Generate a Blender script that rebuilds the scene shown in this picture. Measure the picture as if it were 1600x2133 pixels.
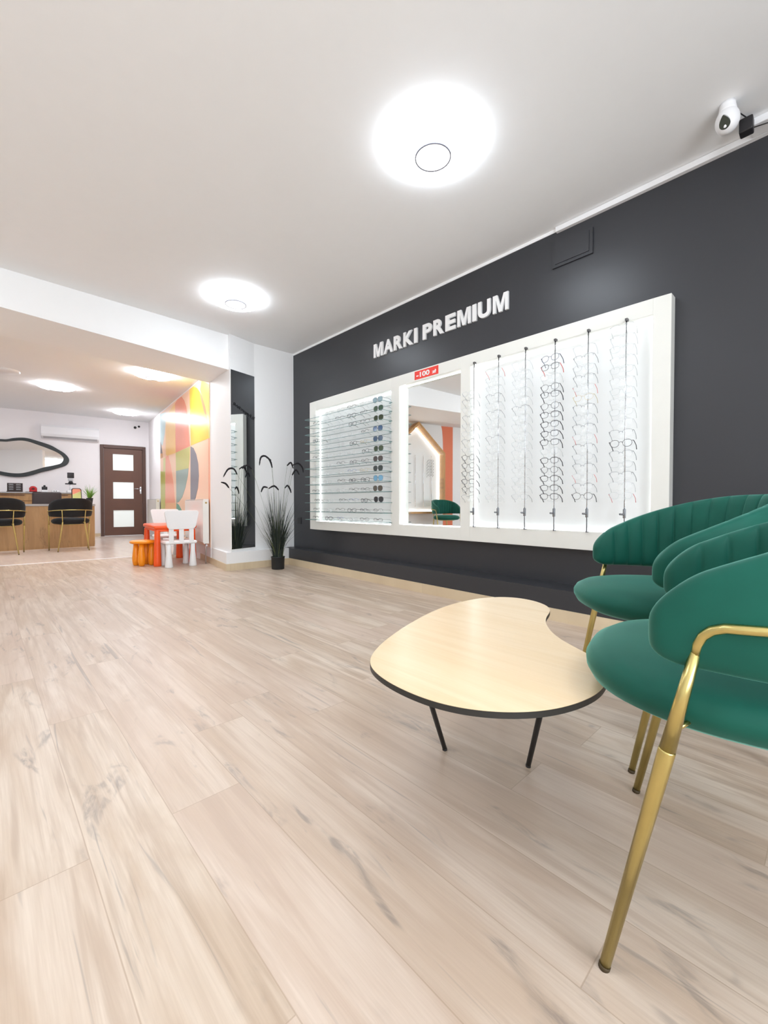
import bpy, bmesh, math, random
from mathutils import Vector, Matrix
random.seed(7)
for o in list(bpy.data.objects): bpy.data.objects.remove(o)
scene = bpy.context.scene
C = scene.collection
R = math.radians
PI = math.pi
# ------------------------------------------------------------ camera
cd = bpy.data.cameras.new('camera'); cam = bpy.data.objects.new('camera', cd); C.objects.link(cam)
cd.sensor_fit = 'HORIZONTAL'; cd.sensor_width = 36.0; cd.lens = 36 * 895 / 1600
cd.clip_start = 0.02; cd.clip_end = 60
cam.location = (0, 0, 0.74)
cam.rotation_euler = (R(90) - math.atan(17.5 / 895), 0, -R(43.25))
scene.camera = cam
# ------------------------------------------------------------ world, exposure
scene.view_settings.view_transform = 'Standard'
scene.view_settings.look = 'None'
scene.view_settings.gamma = 1.0
scene.view_settings.use_curve_mapping = False
scene.view_settings.exposure = 0.0
world = bpy.data.worlds.new('daylight'); scene.world = world; world.use_nodes = True
world.node_tree.nodes['Background'].inputs[0].default_value = (0.9, 0.95, 1.0, 1)
world.node_tree.nodes['Background'].inputs[1].default_value = 1.0
HALL_E = 42.0
LAMP_E = 21.0        # glow of the round ceiling lamps
LED_E = 11.0         # LED strips behind the display frames
DAY_W = 140.0        # daylight through the shop window behind the camera
CEIL = 2.60
def area(name, loc, rot, sx, sy, w, col=(1, 1, 1)):
    l = bpy.data.lights.new(name, 'AREA'); l.shape = 'RECTANGLE'; l.size = sx; l.size_y = sy
    l.energy = w; l.color = col
    o = bpy.data.objects.new(name, l); C.objects.link(o); o.location = loc; o.rotation_euler = rot
    return o
area('shop_window_daylight', (-0.5, -2.3, 1.45), (R(122), 0, R(10)), 2.8, 2.0, DAY_W, (0.90, 0.95, 1.0))
# ------------------------------------------------------------ materials
def srgb(r, g, b):
    f = lambda c: (c / 255 / 12.92) if c / 255 <= 0.04045 else ((c / 255 + 0.055) / 1.055) ** 2.4
    return (f(r), f(g), f(b), 1)
MATS = {}
def mat(name, col, rough=0.5, metal=0.0, var=0.04, scale=14, bump=0.0, emis=None, estr=0, alpha=None, trans=0, sheen=0, coat=0, spec=0.5):
    """principled material whose colour is gently varied by object-space noise"""
    m = bpy.data.materials.new(name); m.use_nodes = True; nt = m.node_tree; N = nt.nodes; L = nt.links
    b = N['Principled BSDF']
    tc = N.new('ShaderNodeTexCoord'); no = N.new('ShaderNodeTexNoise'); no.inputs['Scale'].default_value = scale
    no.inputs['Detail'].default_value = 3
    L.new(tc.outputs['Object'], no.inputs['Vector'])
    mx = N.new('ShaderNodeMix'); mx.data_type = 'RGBA'
    mx.inputs[6].default_value = tuple(c * (1 - var) for c in col[:3]) + (1,)
    mx.inputs[7].default_value = tuple(min(1, c * (1 + var)) for c in col[:3]) + (1,)
    L.new(no.outputs['Fac'], mx.inputs[0]); L.new(mx.outputs[2], b.inputs['Base Color'])
    b.inputs['Roughness'].default_value = rough; b.inputs['Metallic'].default_value = metal
    b.inputs['Specular IOR Level'].default_value = spec
    if emis: b.inputs['Emission Color'].default_value = emis; b.inputs['Emission Strength'].default_value = estr
    if alpha is not None: b.inputs['Alpha'].default_value = alpha
    if trans: b.inputs['Transmission Weight'].default_value = trans
    if sheen:
        b.inputs['Sheen Weight'].default_value = sheen; b.inputs['Sheen Roughness'].default_value = 0.35
    if coat: b.inputs['Coat Weight'].default_value = coat; b.inputs['Coat Roughness'].default_value = 0.12
    if bump:
        bp = N.new('ShaderNodeBump'); bp.inputs['Strength'].default_value = bump; bp.inputs['Distance'].default_value = 0.002
        L.new(no.outputs['Fac'], bp.inputs['Height']); L.new(bp.outputs[0], b.inputs['Normal'])
    MATS[name] = m
    return m
def math_n(nt, op, a, b=None):
    n = nt.nodes.new('ShaderNodeMath'); n.operation = op
    for i, v in enumerate((a, b)):
        if v is None: continue
        if isinstance(v, (int, float)): n.inputs[i].default_value = v
        else: nt.links.new(v, n.inputs[i])
    return n.outputs[0]
def mixc(nt, fac, a, b, blend='MIX'):
    n = nt.nodes.new('ShaderNodeMix'); n.data_type = 'RGBA'; n.blend_type = blend
    for i, v in ((0, fac), (6, a), (7, b)):
        if isinstance(v, (int, float, tuple)): n.inputs[i].default_value = v
        else: nt.links.new(v, n.inputs[i])
    return n.outputs[2]
def ramp(nt, fac, p0, p1):
    n = nt.nodes.new('ShaderNodeMapRange'); n.inputs[1].default_value = p0; n.inputs[2].default_value = p1
    n.interpolation_type = 'SMOOTHSTEP'
    nt.links.new(fac, n.inputs[0]); return n.outputs[0]
def wood_boards(name, w, ln, x0, cols, rough, axis=1, gap=True, knots=True, contrast=1.0, tile=False):
    """boards running along one axis: random board tint, grain, streaks, knots, fine joints"""
    m = bpy.data.materials.new(name); m.use_nodes = True; nt = m.node_tree; N = nt.nodes; L = nt.links
    b = N['Principled BSDF']; b.inputs['Roughness'].default_value = rough
    tc = N.new('ShaderNodeTexCoord'); sp = N.new('ShaderNodeSeparateXYZ'); L.new(tc.outputs['Object'], sp.inputs[0])
    a = sp.outputs[1 - axis] if axis < 2 else sp.outputs[0]; c = sp.outputs[axis]
    u = math_n(nt, 'DIVIDE', math_n(nt, 'SUBTRACT', a, x0), w); row = math_n(nt, 'FLOOR', u)
    wn = N.new('ShaderNodeTexWhiteNoise'); wn.noise_dimensions = '1D'; L.new(row, wn.inputs['W'])
    v = math_n(nt, 'ADD', math_n(nt, 'DIVIDE', c, ln), wn.outputs['Value']); bd = math_n(nt, 'FLOOR', v)
    cb = N.new('ShaderNodeCombineXYZ'); L.new(row, cb.inputs[0]); L.new(bd, cb.inputs[1])
    wb = N.new('ShaderNodeTexWhiteNoise'); wb.noise_dimensions = '2D'; L.new(cb.outputs[0], wb.inputs['Vector'])
    rnd = wb.outputs['Value']
    # grain space, shifted per board
    g = N.new('ShaderNodeCombineXYZ')
    L.new(math_n(nt, 'ADD', a, math_n(nt, 'MULTIPLY', rnd, 37.0)), g.inputs[0])
    L.new(math_n(nt, 'ADD', c, math_n(nt, 'MULTIPLY', rnd, 11.0)), g.inputs[1])
    def noise(sx, sy, det=4, dist=0.0, rg=0.55):
        mp = N.new('ShaderNodeMapping'); mp.inputs['Scale'].default_value = (sx, sy, 1); L.new(g.outputs[0], mp.inputs[0])
        n = N.new('ShaderNodeTexNoise'); n.inputs['Scale'].default_value = 1; n.inputs['Detail'].default_value = det
        n.inputs['Distortion'].default_value = dist; n.inputs['Roughness'].default_value = rg
        L.new(mp.outputs[0], n.inputs['Vector']); return n.outputs['Fac']
    broad = ramp(nt, noise(9, 1.2, 4, 1.0), 0.34, 0.64)
    streak = ramp(nt, noise(34, 1.6, 4, 0.8), 0.42, 0.72)
    fine = ramp(nt, noise(210, 6, 3, 0.2), 0.3, 0.7)
    col = mixc(nt, broad, cols[0], cols[1])
    col = mixc(nt, math_n(nt, 'MULTIPLY', streak, 0.5 * contrast), col, cols[2])
    col = mixc(nt, math_n(nt, 'MULTIPLY', fine, 0.16 * contrast), col, cols[2])
    tint = ramp(nt, rnd, 0.0, 1.0)
    col = mixc(nt, math_n(nt, 'MULTIPLY', tint, 0.38 * contrast), col, cols[3])
    if knots:
        k1 = ramp(nt, noise(10, 3.2, 3, 1.2), 0.60, 0.72)
        k2 = ramp(nt, noise(30, 7, 3, 2.5, 0.6), 0.30, 0.70)
        col = mixc(nt, math_n(nt, 'MULTIPLY', math_n(nt, 'MULTIPLY', k1, k2), 0.6), col, cols[4])
        k3 = ramp(nt, noise(24, 1.2, 3, 1.8), 0.62, 0.74)
        col = mixc(nt, math_n(nt, 'MULTIPLY', k3, 0.45), col, cols[4])
    if gap:
        fu = math_n(nt, 'FRACT', u); fv = math_n(nt, 'FRACT', v)
        du = math_n(nt, 'MULTIPLY', math_n(nt, 'MINIMUM', fu, math_n(nt, 'SUBTRACT', 1.0, fu)), w)
        dv = math_n(nt, 'MULTIPLY', math_n(nt, 'MINIMUM', fv, math_n(nt, 'SUBTRACT', 1.0, fv)), ln)
        d = math_n(nt, 'MINIMUM', du, dv)
        e = math_n(nt, 'LESS_THAN', d, 0.0011)
        col = mixc(nt, math_n(nt, 'MULTIPLY', e, 0.55), col, cols[2])
    L.new(col, b.inputs['Base Color'])
    bp = N.new('ShaderNodeBump'); bp.inputs['Strength'].default_value = 0.05; bp.inputs['Distance'].default_value = 0.002
    L.new(fine, bp.inputs['Height']); L.new(bp.outputs[0], b.inputs['Normal'])
    MATS[name] = m; return m
M_floor = wood_boards('oak_vinyl_planks', 0.167, 1.27, 0.157,
    [srgb(227, 211, 194), srgb(203, 181, 159), srgb(172, 147, 124), srgb(210, 186, 170), srgb(132, 122, 116)], 0.36, contrast=1.12)
M_floor2 = wood_boards('pale_tile', 0.60, 0.60, 0.1,
    [srgb(232, 216, 204), srgb(224, 208, 197), srgb(214, 198, 188), srgb(228, 214, 206), srgb(200, 190, 184)], 0.22, knots=False, contrast=0.4)
M_skirt = wood_boards('oak_skirting', 0.4, 2.2, 0.0,
    [srgb(226, 208, 176), srgb(216, 196, 164), srgb(198, 176, 144), srgb(220, 202, 174), srgb(170, 150, 130)], 0.4, knots=False, contrast=0.6)
M_top = wood_boards('oak_table_top', 3.0, 4.0, -1.0,
    [srgb(244, 219, 181), srgb(240, 212, 171), srgb(214, 178, 132), srgb(238, 208, 166), srgb(196, 160, 120)], 0.26, gap=False, contrast=0.35, knots=False)
M_desk = wood_boards('oak_desk_panel', 2.0, 4.0, -1.0,
    [srgb(186, 146, 98), srgb(166, 126, 80), srgb(136, 98, 58), srgb(176, 138, 92), srgb(110, 80, 50)], 0.4, axis=2, gap=False, contrast=0.8)
M_housewood = wood_boards('oak_house_frame', 2.0, 4.0, -1.0,
    [srgb(206, 160, 104), srgb(190, 146, 92), srgb(160, 118, 70), srgb(196, 152, 98), srgb(120, 90, 60)], 0.45, axis=2, gap=False, contrast=0.5)
M_white = mat('white_paint', srgb(244, 244, 244), 0.6, var=0.01, bump=0.02, scale=60)
M_ceil = mat('ceiling_paint', srgb(245, 246, 247), 0.7, var=0.01)
M_beam = mat('beam_paint', srgb(246, 246, 246), 0.6, var=0.01)
M_pink = mat('warm_white_wall', srgb(246, 242, 243), 0.6, var=0.01)
M_dark = mat('charcoal_paint', srgb(55, 56, 60), 0.36, var=0.05, scale=3, spec=0.45)
M_darkgrey = mat('charcoal_cover', srgb(58, 58, 60), 0.4)
M_board = mat('white_laminate', srgb(232, 232, 226), 0.35, var=0.01)
M_lightbox = mat('white_lightbox', srgb(240, 243, 243), 0.5, var=0.01)
M_edge = mat('board_edge', srgb(196, 195, 180), 0.5)
M_led = mat('led_strip', (1, 1, 1, 1), 0.5, emis=(0.97, 0.99, 1, 1), estr=LED_E)
M_lamp = mat('lamp_diffuser', (1, 1, 1, 1), 0.4, emis=(0.84, 0.92, 1, 1), estr=LAMP_E)
M_lamp2 = mat('hall_lamp_diffuser', (1, 1, 1, 1), 0.4, emis=(0.90, 0.94, 1, 1), estr=HALL_E)
M_lampdisc = mat('lamp_centre_glow', (0.9, 0.9, 1, 1), 0.4, emis=(0.97, 0.98, 1, 1), estr=1.1)
M_lampring = mat('lamp_ring', srgb(112, 112, 122), 0.6)
M_mirror = mat('mirror_glass', (0.90, 0.92, 0.92, 1), 0.015, metal=1.0, var=0.0)
M_green = mat('green_velvet', srgb(14, 86, 72), 0.6, var=0.38, scale=6, sheen=0.6, spec=0.25)
M_green.node_tree.nodes['Principled BSDF'].inputs['Sheen Tint'].default_value = (0.35, 0.85, 0.72, 1)
M_black = mat('black_velvet', srgb(10, 10, 13), 0.8, var=0.15, sheen=0.05)
M_gold = mat('brushed_gold', srgb(202, 185, 120), 0.28, metal=1.0, var=0.06, scale=40)
M_foot = mat('brown_rubber_foot', srgb(70, 56, 32), 0.6)
M_blackm = mat('black_metal', srgb(26, 27, 30), 0.4)
M_blackp = mat('black_plastic', srgb(34, 33, 36), 0.4)
M_edgeb = mat('black_edge_band', srgb(36, 36, 34), 0.45)
M_chrome = mat('chrome', srgb(205, 207, 212), 0.15, metal=1.0, var=0.02)
M_steel = mat('grey_steel', srgb(140, 144, 150), 0.25, metal=1.0)
M_cap = mat('dark_cap', srgb(84, 82, 82), 0.4)
M_letter = mat('white_letter', srgb(240, 240, 240), 0.45, var=0.01)
M_red = mat('red_sticker', srgb(238, 62, 48), 0.5)
M_brownd = mat('brown_door_veneer', srgb(98, 62, 46), 0.42, var=0.12, scale=6)
M_brownf = mat('brown_door_frame', srgb(84, 54, 42), 0.42, var=0.12, scale=6)
M_frost = mat('frosted_glass_glow', srgb(236, 242, 240), 0.3, emis=srgb(232, 242, 238), estr=0.28)  # emission stands in for light from the bright room behind the panes
M_acw = mat('white_plastic', srgb(240, 240, 242), 0.35, var=0.01)
M_grey = mat('grey_plastic', srgb(190, 190, 194), 0.4)
M_orange = mat('orange_red_plastic', srgb(250, 92, 28), 0.3, var=0.02)
M_stool = mat('orange_plastic', srgb(252, 152, 22), 0.32, var=0.02)
M_kidw = mat('white_chair_plastic', srgb(242, 242, 243), 0.35, var=0.01)
M_rad = mat('radiator_enamel', srgb(238, 236, 230), 0.3, var=0.01)
M_wtop = mat('grey_worktop', srgb(166, 162, 160), 0.3, var=0.05)
M_leather = mat('dark_brown_leather', srgb(58, 46, 46), 0.5, var=0.15)
M_redobj = mat('red_gloss', srgb(196, 30, 36), 0.25)
M_pot = mat('black_pot', srgb(38, 40, 42), 0.5)
M_leaf = mat('dark_green_blades', srgb(30, 44, 38), 0.45, var=0.4, scale=20)
M_leaf2 = mat('olive_blades', srgb(96, 104, 66), 0.5, var=0.3, scale=20)
M_plume = mat('black_plume', srgb(30, 28, 32), 0.9)
M_lgreen = mat('fresh_green_blades', srgb(122, 168, 62), 0.5, var=0.3, scale=20)
M_orangewall = mat('orange_wall_paint', srgb(232, 128, 92), 0.5, var=0.02)
M_brass = mat('brass_valve', srgb(176, 150, 96), 0.3, metal=1.0)
M_lens = mat('camera_lens', srgb(20, 40, 34), 0.05, coat=0.8)
M_acryl = mat('clear_acrylic', (0.92, 0.96, 0.96, 1), 0.1, alpha=0.16)
M_glass = mat('shelf_glass', srgb(225, 240, 238), 0.05, alpha=0.10)
M_gedge = mat('shelf_glass_edge', srgb(110, 140, 138), 0.2)
M_clens = mat('clear_lens', (0.9, 0.95, 0.98, 1), 0.02, alpha=0.10)
M_fblack = mat('black_frame', srgb(34, 34, 44), 0.35)
M_fgrey = mat('grey_frame', srgb(120, 124, 132), 0.35)
M_fsilver = mat('silver_frame', srgb(176, 180, 186), 0.3)
M_fclear = mat('crystal_frame', srgb(206, 212, 214), 0.2)
M_fred = mat('red_temple', srgb(226, 110, 110), 0.4)
M_fgold = mat('gold_frame', srgb(196, 176, 120), 0.3)
M_fblue = mat('blue_frame', srgb(70, 100, 170), 0.3)
SUN = [mat('blue_grey_sun_lens', srgb(150, 175, 185), 0.08), mat('green_sun_lens', srgb(72, 96, 80), 0.08), mat('olive_sun_lens', srgb(62, 74, 56), 0.08),
       mat('blue_sun_lens', srgb(74, 104, 140), 0.08), mat('slate_blue_sun_lens', srgb(70, 92, 118), 0.08), mat('grey_green_sun_lens', srgb(72, 88, 66), 0.08),
       mat('brown_sun_lens', srgb(88, 80, 78), 0.08), mat('dark_green_sun_lens', srgb(62, 70, 70), 0.08), mat('light_blue_sun_lens', srgb(120, 172, 205), 0.08),
       mat('taupe_sun_lens', srgb(92, 86, 76), 0.08), mat('black_sun_lens', srgb(56, 56, 58), 0.08)]
# ------------------------------------------------------------ mesh helpers
class MB:
    """collects shapes and links them as ONE mesh object"""
    def __init__(s): s.v = []; s.f = []; s.m = []; s.sm = []
    def add(s, vs, fs, mi=0, smooth=False):
        o = len(s.v); s.v += [tuple(v) for v in vs]
        s.f += [tuple(i + o for i in f) for f in fs]; s.m += [mi] * len(fs); s.sm += [smooth] * len(fs); return s
    def box(s, a, b, mi=0):
        x0, y0, z0 = a; x1, y1, z1 = b
        if x0 > x1: x0, x1 = x1, x0
        if y0 > y1: y0, y1 = y1, y0
        if z0 > z1: z0, z1 = z1, z0
        vs = [(x0, y0, z0), (x1, y0, z0), (x1, y1, z0), (x0, y1, z0), (x0, y0, z1), (x1, y0, z1), (x1, y1, z1), (x0, y1, z1)]
        return s.add(vs, [(0, 3, 2, 1), (4, 5, 6, 7), (0, 1, 5, 4), (1, 2, 6, 5), (2, 3, 7, 6), (3, 0, 4, 7)], mi)
    def prism(s, poly, lo, hi, fn=None, mi=0, mside=None, smooth=False):
        """polygon (2D) extruded from lo to hi; fn(u, v, t) gives the 3D point"""
        fn = fn or (lambda u, v, t: (u, v, t)); n = len(poly)
        a = sum(poly[i][0] * poly[(i + 1) % n][1] - poly[(i + 1) % n][0] * poly[i][1] for i in range(n))
        if a < 0: poly = poly[::-1]
        vs = [fn(u, v, lo) for u, v in poly] + [fn(u, v, hi) for u, v in poly]
        s.add(vs, [tuple(range(n))[::-1], tuple(range(n, 2 * n))], mi)
        s.add(vs, [(i, (i + 1) % n, (i + 1) % n + n, i + n) for i in range(n)], mi if mside is None else mside, smooth)
        return s
    def tube(s, pts, r, n=8, closed=False, mi=0, caps=True):
        pts = [Vector(p) for p in pts]; m = len(pts); rr = r if isinstance(r, (list, tuple)) else [r] * m
        T = []
        for i in range(m):
            a = pts[(i - 1) % m] if (closed or i > 0) else pts[i]; b = pts[(i + 1) % m] if (closed or i < m - 1) else pts[i]
            t = (b - a); T.append(t.normalized() if t.length > 1e-9 else Vector((0, 0, 1)))
        up = Vector((0, 0, 1)) if abs(T[0].z) < 0.9 else Vector((1, 0, 0))
        nrm = (up - T[0] * up.dot(T[0])).normalized(); vs = []
        for i in range(m):
            nrm = (nrm - T[i] * nrm.dot(T[i])).normalized(); bn = T[i].cross(nrm)
            for k in range(n):
                a = 2 * PI * k / n; vs.append(pts[i] + (nrm * math.cos(a) + bn * math.sin(a)) * rr[i])
        fs = []
        for i in range(m if closed else m - 1):
            j = (i + 1) % m
            for k in range(n): fs.append((i * n + k, i * n + (k + 1) % n, j * n + (k + 1) % n, j * n + k))
        s.add(vs, fs, mi, True)
        if caps and not closed:
            s.add(vs[:n], [tuple(range(n))[::-1]], mi); s.add(vs[-n:], [tuple(range(n))], mi)
        return s
    def cyl(s, a, b, r0, r1=None, n=16, mi=0):
        return s.tube([a, b], [r0, r0 if r1 is None else r1], n, mi=mi)
    def lathe(s, prof, c=(0, 0, 0), n=32, mi=0, smooth=True, sq=None, sx=1, sy=1):
        """profile [(r, z)] turned round z"""
        vs = []
        for r, z in prof:
            for k in range(n):
                a = 2 * PI * k / n; ca, sa = math.cos(a), math.sin(a)
                if sq: ca = math.copysign(abs(ca) ** sq, ca); sa = math.copysign(abs(sa) ** sq, sa)
                vs.append((c[0] + r * ca * sx, c[1] + r * sa * sy, c[2] + z))
        fs = []
        for i in range(len(prof) - 1):
            for k in range(n): fs.append((i * n + k, i * n + (k + 1) % n, (i + 1) * n + (k + 1) % n, (i + 1) * n + k))
        s.add(vs, fs, mi, smooth)
        if prof[0][0] > 1e-4: s.add(vs[:n], [tuple(range(n))[::-1]], mi)
        if prof[-1][0] > 1e-4: s.add(vs[-n:], [tuple(range(n))], mi)
        return s
    def rbox(s, a, b, r=0.01, mi=0, seg=3):
        """box with rounded vertical and horizontal edges"""
        bm = bmesh.new(); bmesh.ops.create_cube(bm, size=1)
        for v in bm.verts: v.co = Vector([(a[i] + b[i]) / 2 + v.co[i] * abs(b[i] - a[i]) for i in range(3)])
        bmesh.ops.bevel(bm, geom=bm.edges[:], offset=r, segments=seg, affect='EDGES', profile=0.5)
        bm.verts.index_update(); s.add([v.co for v in bm.verts], [tuple(v.index for v in f.verts) for f in bm.faces], mi, True); bm.free(); return s
    def sphere(s, c, r, n=16, mi=0, sc=(1, 1, 1)):
        pr = [(math.sin(PI * i / n), -math.cos(PI * i / n)) for i in range(n + 1)]
        vs = []; k2 = 2 * n
        for a, z in pr:
            for k in range(k2): vs.append((c[0] + r * sc[0] * a * math.cos(2 * PI * k / k2), c[1] + r * sc[1] * a * math.sin(2 * PI * k / k2), c[2] + r * sc[2] * z))
        fs = [(i * k2 + k, i * k2 + (k + 1) % k2, (i + 1) * k2 + (k + 1) % k2, (i + 1) * k2 + k) for i in range(n) for k in range(k2)]
        return s.add(vs, fs, mi, True)
    def mesh(s, name, mats):
        me = bpy.data.meshes.new(name); me.from_pydata([tuple(v) for v in s.v], [], s.f)
        for m in (mats if isinstance(mats, (list, tuple)) else [mats]): me.materials.append(m)
        me.polygons.foreach_set('material_index', s.m); me.polygons.foreach_set('use_smooth', s.sm)
        bm = bmesh.new(); bm.from_mesh(me); bmesh.ops.remove_doubles(bm, verts=bm.verts, dist=1e-6)
        bmesh.ops.recalc_face_normals(bm, faces=bm.faces); bm.to_mesh(me); bm.free(); me.update(); return me
    def build(s, name, mats, parent=None):
        o = bpy.data.objects.new(name, s.mesh(name, mats)); C.objects.link(o)
        if parent: o.parent = parent
        return o
def tag(o, label, cat, group=None, kind=None):
    o['label'] = label; o['category'] = cat
    if group: o['group'] = group
    if kind: o['kind'] = kind
    return o
def empty(name, loc, rz=0, label=None, cat=None, group=None):
    o = bpy.data.objects.new(name, None); C.objects.link(o); o.location = loc; o.rotation_euler = (0, 0, rz)
    o.empty_display_size = 0.1
    if label: tag(o, label, cat, group)
    return o
def struct(mb, name, m):
    o = mb.build(name, m); o['kind'] = 'structure'; return o
def bevel(o, w=0.004, seg=2):
    b = o.modifiers.new('bevel', 'BEVEL'); b.width = w; b.segments = seg; b.limit_method = 'ANGLE'; b.angle_limit = R(40); return o
def copy_tree(o, parent=None):
    c = o.copy(); C.objects.link(c)
    if parent: c.parent = parent
    for ch in list(o.children): copy_tree(ch, c)
    return c
def text_mesh(name, s, m, size=1.0, off=0.0, ext=0.01, parent=None):
    cu = bpy.data.curves.new(name, 'FONT'); cu.body = s; cu.size = size; cu.offset = off; cu.extrude = ext
    t = bpy.data.objects.new(name, cu); C.objects.link(t); bpy.context.view_layer.update()
    me = bpy.data.meshes.new_from_object(t.evaluated_get(bpy.context.evaluated_depsgraph_get()))
    bpy.data.objects.remove(t); me.materials.clear(); me.materials.append(m)
    xs = [v.co.x for v in me.vertices]; ys = [v.co.y for v in me.vertices]
    o = bpy.data.objects.new(name, me); C.objects.link(o)
    if parent: o.parent = parent
    return o, (min(xs), max(xs), min(ys), max(ys))
# ================================================================ THE SETTING
def zc(y): return 2.38 + 0.052 * (y - 5.8)          # hall ceiling height
struct(MB().prism([(-2.9, -2.1), (3.0, -2.1), (3.0, 6.62), (-2.9, 7.02)], -0.08, 0.0), 'floor', M_floor)
struct(MB().prism([(-2.9, 7.02), (3.0, 6.62), (3.3, 12.6), (-2.9, 12.6)], -0.08, 0.0), 'floor.001', M_floor2)
struct(MB().prism([(-2.9, 7.01), (2.3, 6.66), (2.3, 6.70), (-2.9, 7.05)], 0.0, 0.004), 'trim_3', M_pink)
struct(MB().box((-2.9, -2.1, CEIL), (3.0, 4.72, CEIL + 0.1)), 'ceiling', M_ceil)
y0, y1 = 5.25, 12.6
struct(MB().add([(-2.9, y0, zc(y0)), (3.3, y0, zc(y0)), (3.3, y1, zc(y1)), (-2.9, y1, zc(y1)), (-2.9, y0, zc(y0) + .1), (3.3, y0, zc(y0) + .1), (3.3, y1, zc(y1) + .1), (-2.9, y1, zc(y1) + .1)],
    [(0, 1, 2, 3), (4, 7, 6, 5), (0, 4, 5, 1), (1, 5, 6, 2), (2, 6, 7, 3), (3, 7, 4, 0)]), 'ceiling.001', M_ceil)
# beam over the passage, a little out of level as in the old building
bf = [(2.03, 4.66), (0.141, 4.565), (-2.9, 4.37)]; bz = [2.22, 2.292, 2.40]; br = [(2.065, 5.32), (0.141, 5.33), (-2.9, 5.35)]
vs = [(x, y, z) for (x, y), z in zip(bf, bz)] + [(x, y, z) for (x, y), z in zip(br, bz)] + [(x, y, 2.69) for x, y in bf] + [(x, y, 2.69) for x, y in br]
fs = []
for i in (0, 1): fs += [(i, i + 1, i + 4, i + 3), (i + 6, i + 9, i + 10, i + 7), (i, i + 6, i + 7, i + 1), (i + 3, i + 4, i + 10, i + 9)]
fs += [(0, 3, 9, 6), (2, 8, 11, 5)]
struct(MB().add(vs, fs), 'trim_1', M_beam)
struct(MB().box((2.87, -2.1, 0), (3.0, 5.3, 2.578)), 'wall_right', M_dark)
struct(MB().box((2.866, -2.1, 2.578), (3.0, 4.70, 2.60)), 'trim_2', M_white)
struct(MB().prism([(2.018, 4.612), (2.345, 4.700), (2.87, 4.70), (2.87, 5.9), (2.20, 5.9), (2.065, 5.30)], 0, 2.69), 'wall_end', M_white)
# rear wall with the shop window opening, left walls
wr = MB(); wr.box((-2.9, -2.1, 0), (-1.9, -2.0, 2.65)); wr.box((2.3, -2.1, 0), (3.0, -2.0, 2.65)); wr.box((-1.9, -2.1, 0), (2.3, -2.0, 0.45)); wr.box((-1.9, -2.1, 2.45), (2.3, -2.0, 2.65))
struct(wr, 'wall_rear', M_white)
struct(MB().box((-2.9, -2.1, 0), (-2.8, 4.8, 2.65)), 'wall_left', M_white)
struct(MB().box((-2.9, 4.8, 0), (-2.8, 12.6, 2.9)), 'wall_hall_left', M_pink)
# hall: mural wall and end wall
A = Vector((2.06, 5.29, 0)); AB = Vector((2.95, 11.3, 0)) - A; L_AB = AB.length; ea = AB / L_AB; na = Vector((ea.y, -ea.x, 0))
def mw(s, d, z): p = A + ea * s - na * d; return (p.x, p.y, z)      # s along the wall, d out into the room
def mwbox(mb, s0, s1, d0, d1, z0, z1, mi=0):
    vs = [mw(s, d, z) for z in (z0, z1) for s, d in ((s0, d0), (s1, d0), (s1, d1), (s0, d1))]
    mb.add(vs, [(0, 3, 2, 1), (4, 5, 6, 7), (0, 1, 5, 4), (1, 2, 6, 5), (2, 3, 7, 6), (3, 0, 4, 7)], mi); return mb
struct(mwbox(MB(), 0.0, 6.25, -0.12, 0.0, 0, 2.95), 'wall_hall_right', M_pink)
D0 = Vector((2.012, 11.464, 0)); DA = math.atan2(-0.124, 0.84); ed = Vector((math.cos(DA), math.sin(DA), 0)); nd = Vector((math.sin(DA), -math.cos(DA), 0))
def dwp(t, d, z): p = D0 + ed * t + nd * d; return (p.x, p.y, z)    # t along the end wall, d out into the room
def tx(x): return (x - 2.012) / ed.x
def dwbox(mb, t0, t1, d0, d1, z0, z1, mi=0):
    vs = [dwp(t, d, z) for z in (z0, z1) for t, d in ((t0, d0), (t1, d0), (t1, d1), (t0, d1))]
    mb.add(vs, [(0, 3, 2, 1), (4, 5, 6, 7), (0, 1, 5, 4), (1, 2, 6, 5), (2, 3, 7, 6), (3, 0, 4, 7)], mi); return mb
wd = MB(); dwbox(wd, -4.95, -0.022, -0.12, 0, 0, 2.95); dwbox(wd, 0.881, 1.2, -0.12, 0, 0, 2.95); dwbox(wd, -0.022, 0.881, -0.12, 0, 2.075, 2.95)
struct(wd, 'wall_hall_end', M_pink)
# wall with the house-shaped display (seen in the mirror)
HA = Vector((-0.619, 6.016, 0)); eh = (Vector((-1.775, 5.67, 0)) - HA).normalized(); nh = Vector((-eh.y, eh.x, 0))
if nh.y > 0: nh = -nh
def hw(s, d, z): p = HA + eh * s + nh * d; return (p.x, p.y, z)
def hwbox(mb, s0, s1, d0, d1, z0, z1, mi=0):
    vs = [hw(s, d, z) for z in (z0, z1) for s, d in ((s0, d0), (s1, d0), (s1, d1), (s0, d1))]
    mb.add(vs, [(0, 3, 2, 1), (4, 5, 6, 7), (0, 1, 5, 4), (1, 2, 6, 5), (2, 3, 7, 6), (3, 0, 4, 7)], mi); return mb
struct(hwbox(MB(), -0.53, 2.27, -0.12, 0, 0, 2.45), 'wall_display', M_white)
# orange painted field with a rounded corner on that wall
pf = [(1.093, 0.02), (1.093, 2.37), (0.79, 2.37)] + [(0.79 + 0.055 * math.sin(R(a)), 2.37 - 0.55 * (1 - math.cos(R(a)))) for a in range(10, 91, 10)] + [(0.845, 0.02)]
o = MB().prism(pf, 0.0005, 0.003, lambda u, v, t: hw(u, t, v)).build('painted_wall_field', M_orangewall); o['kind'] = 'structure'; o.name = 'trim_6'
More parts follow.
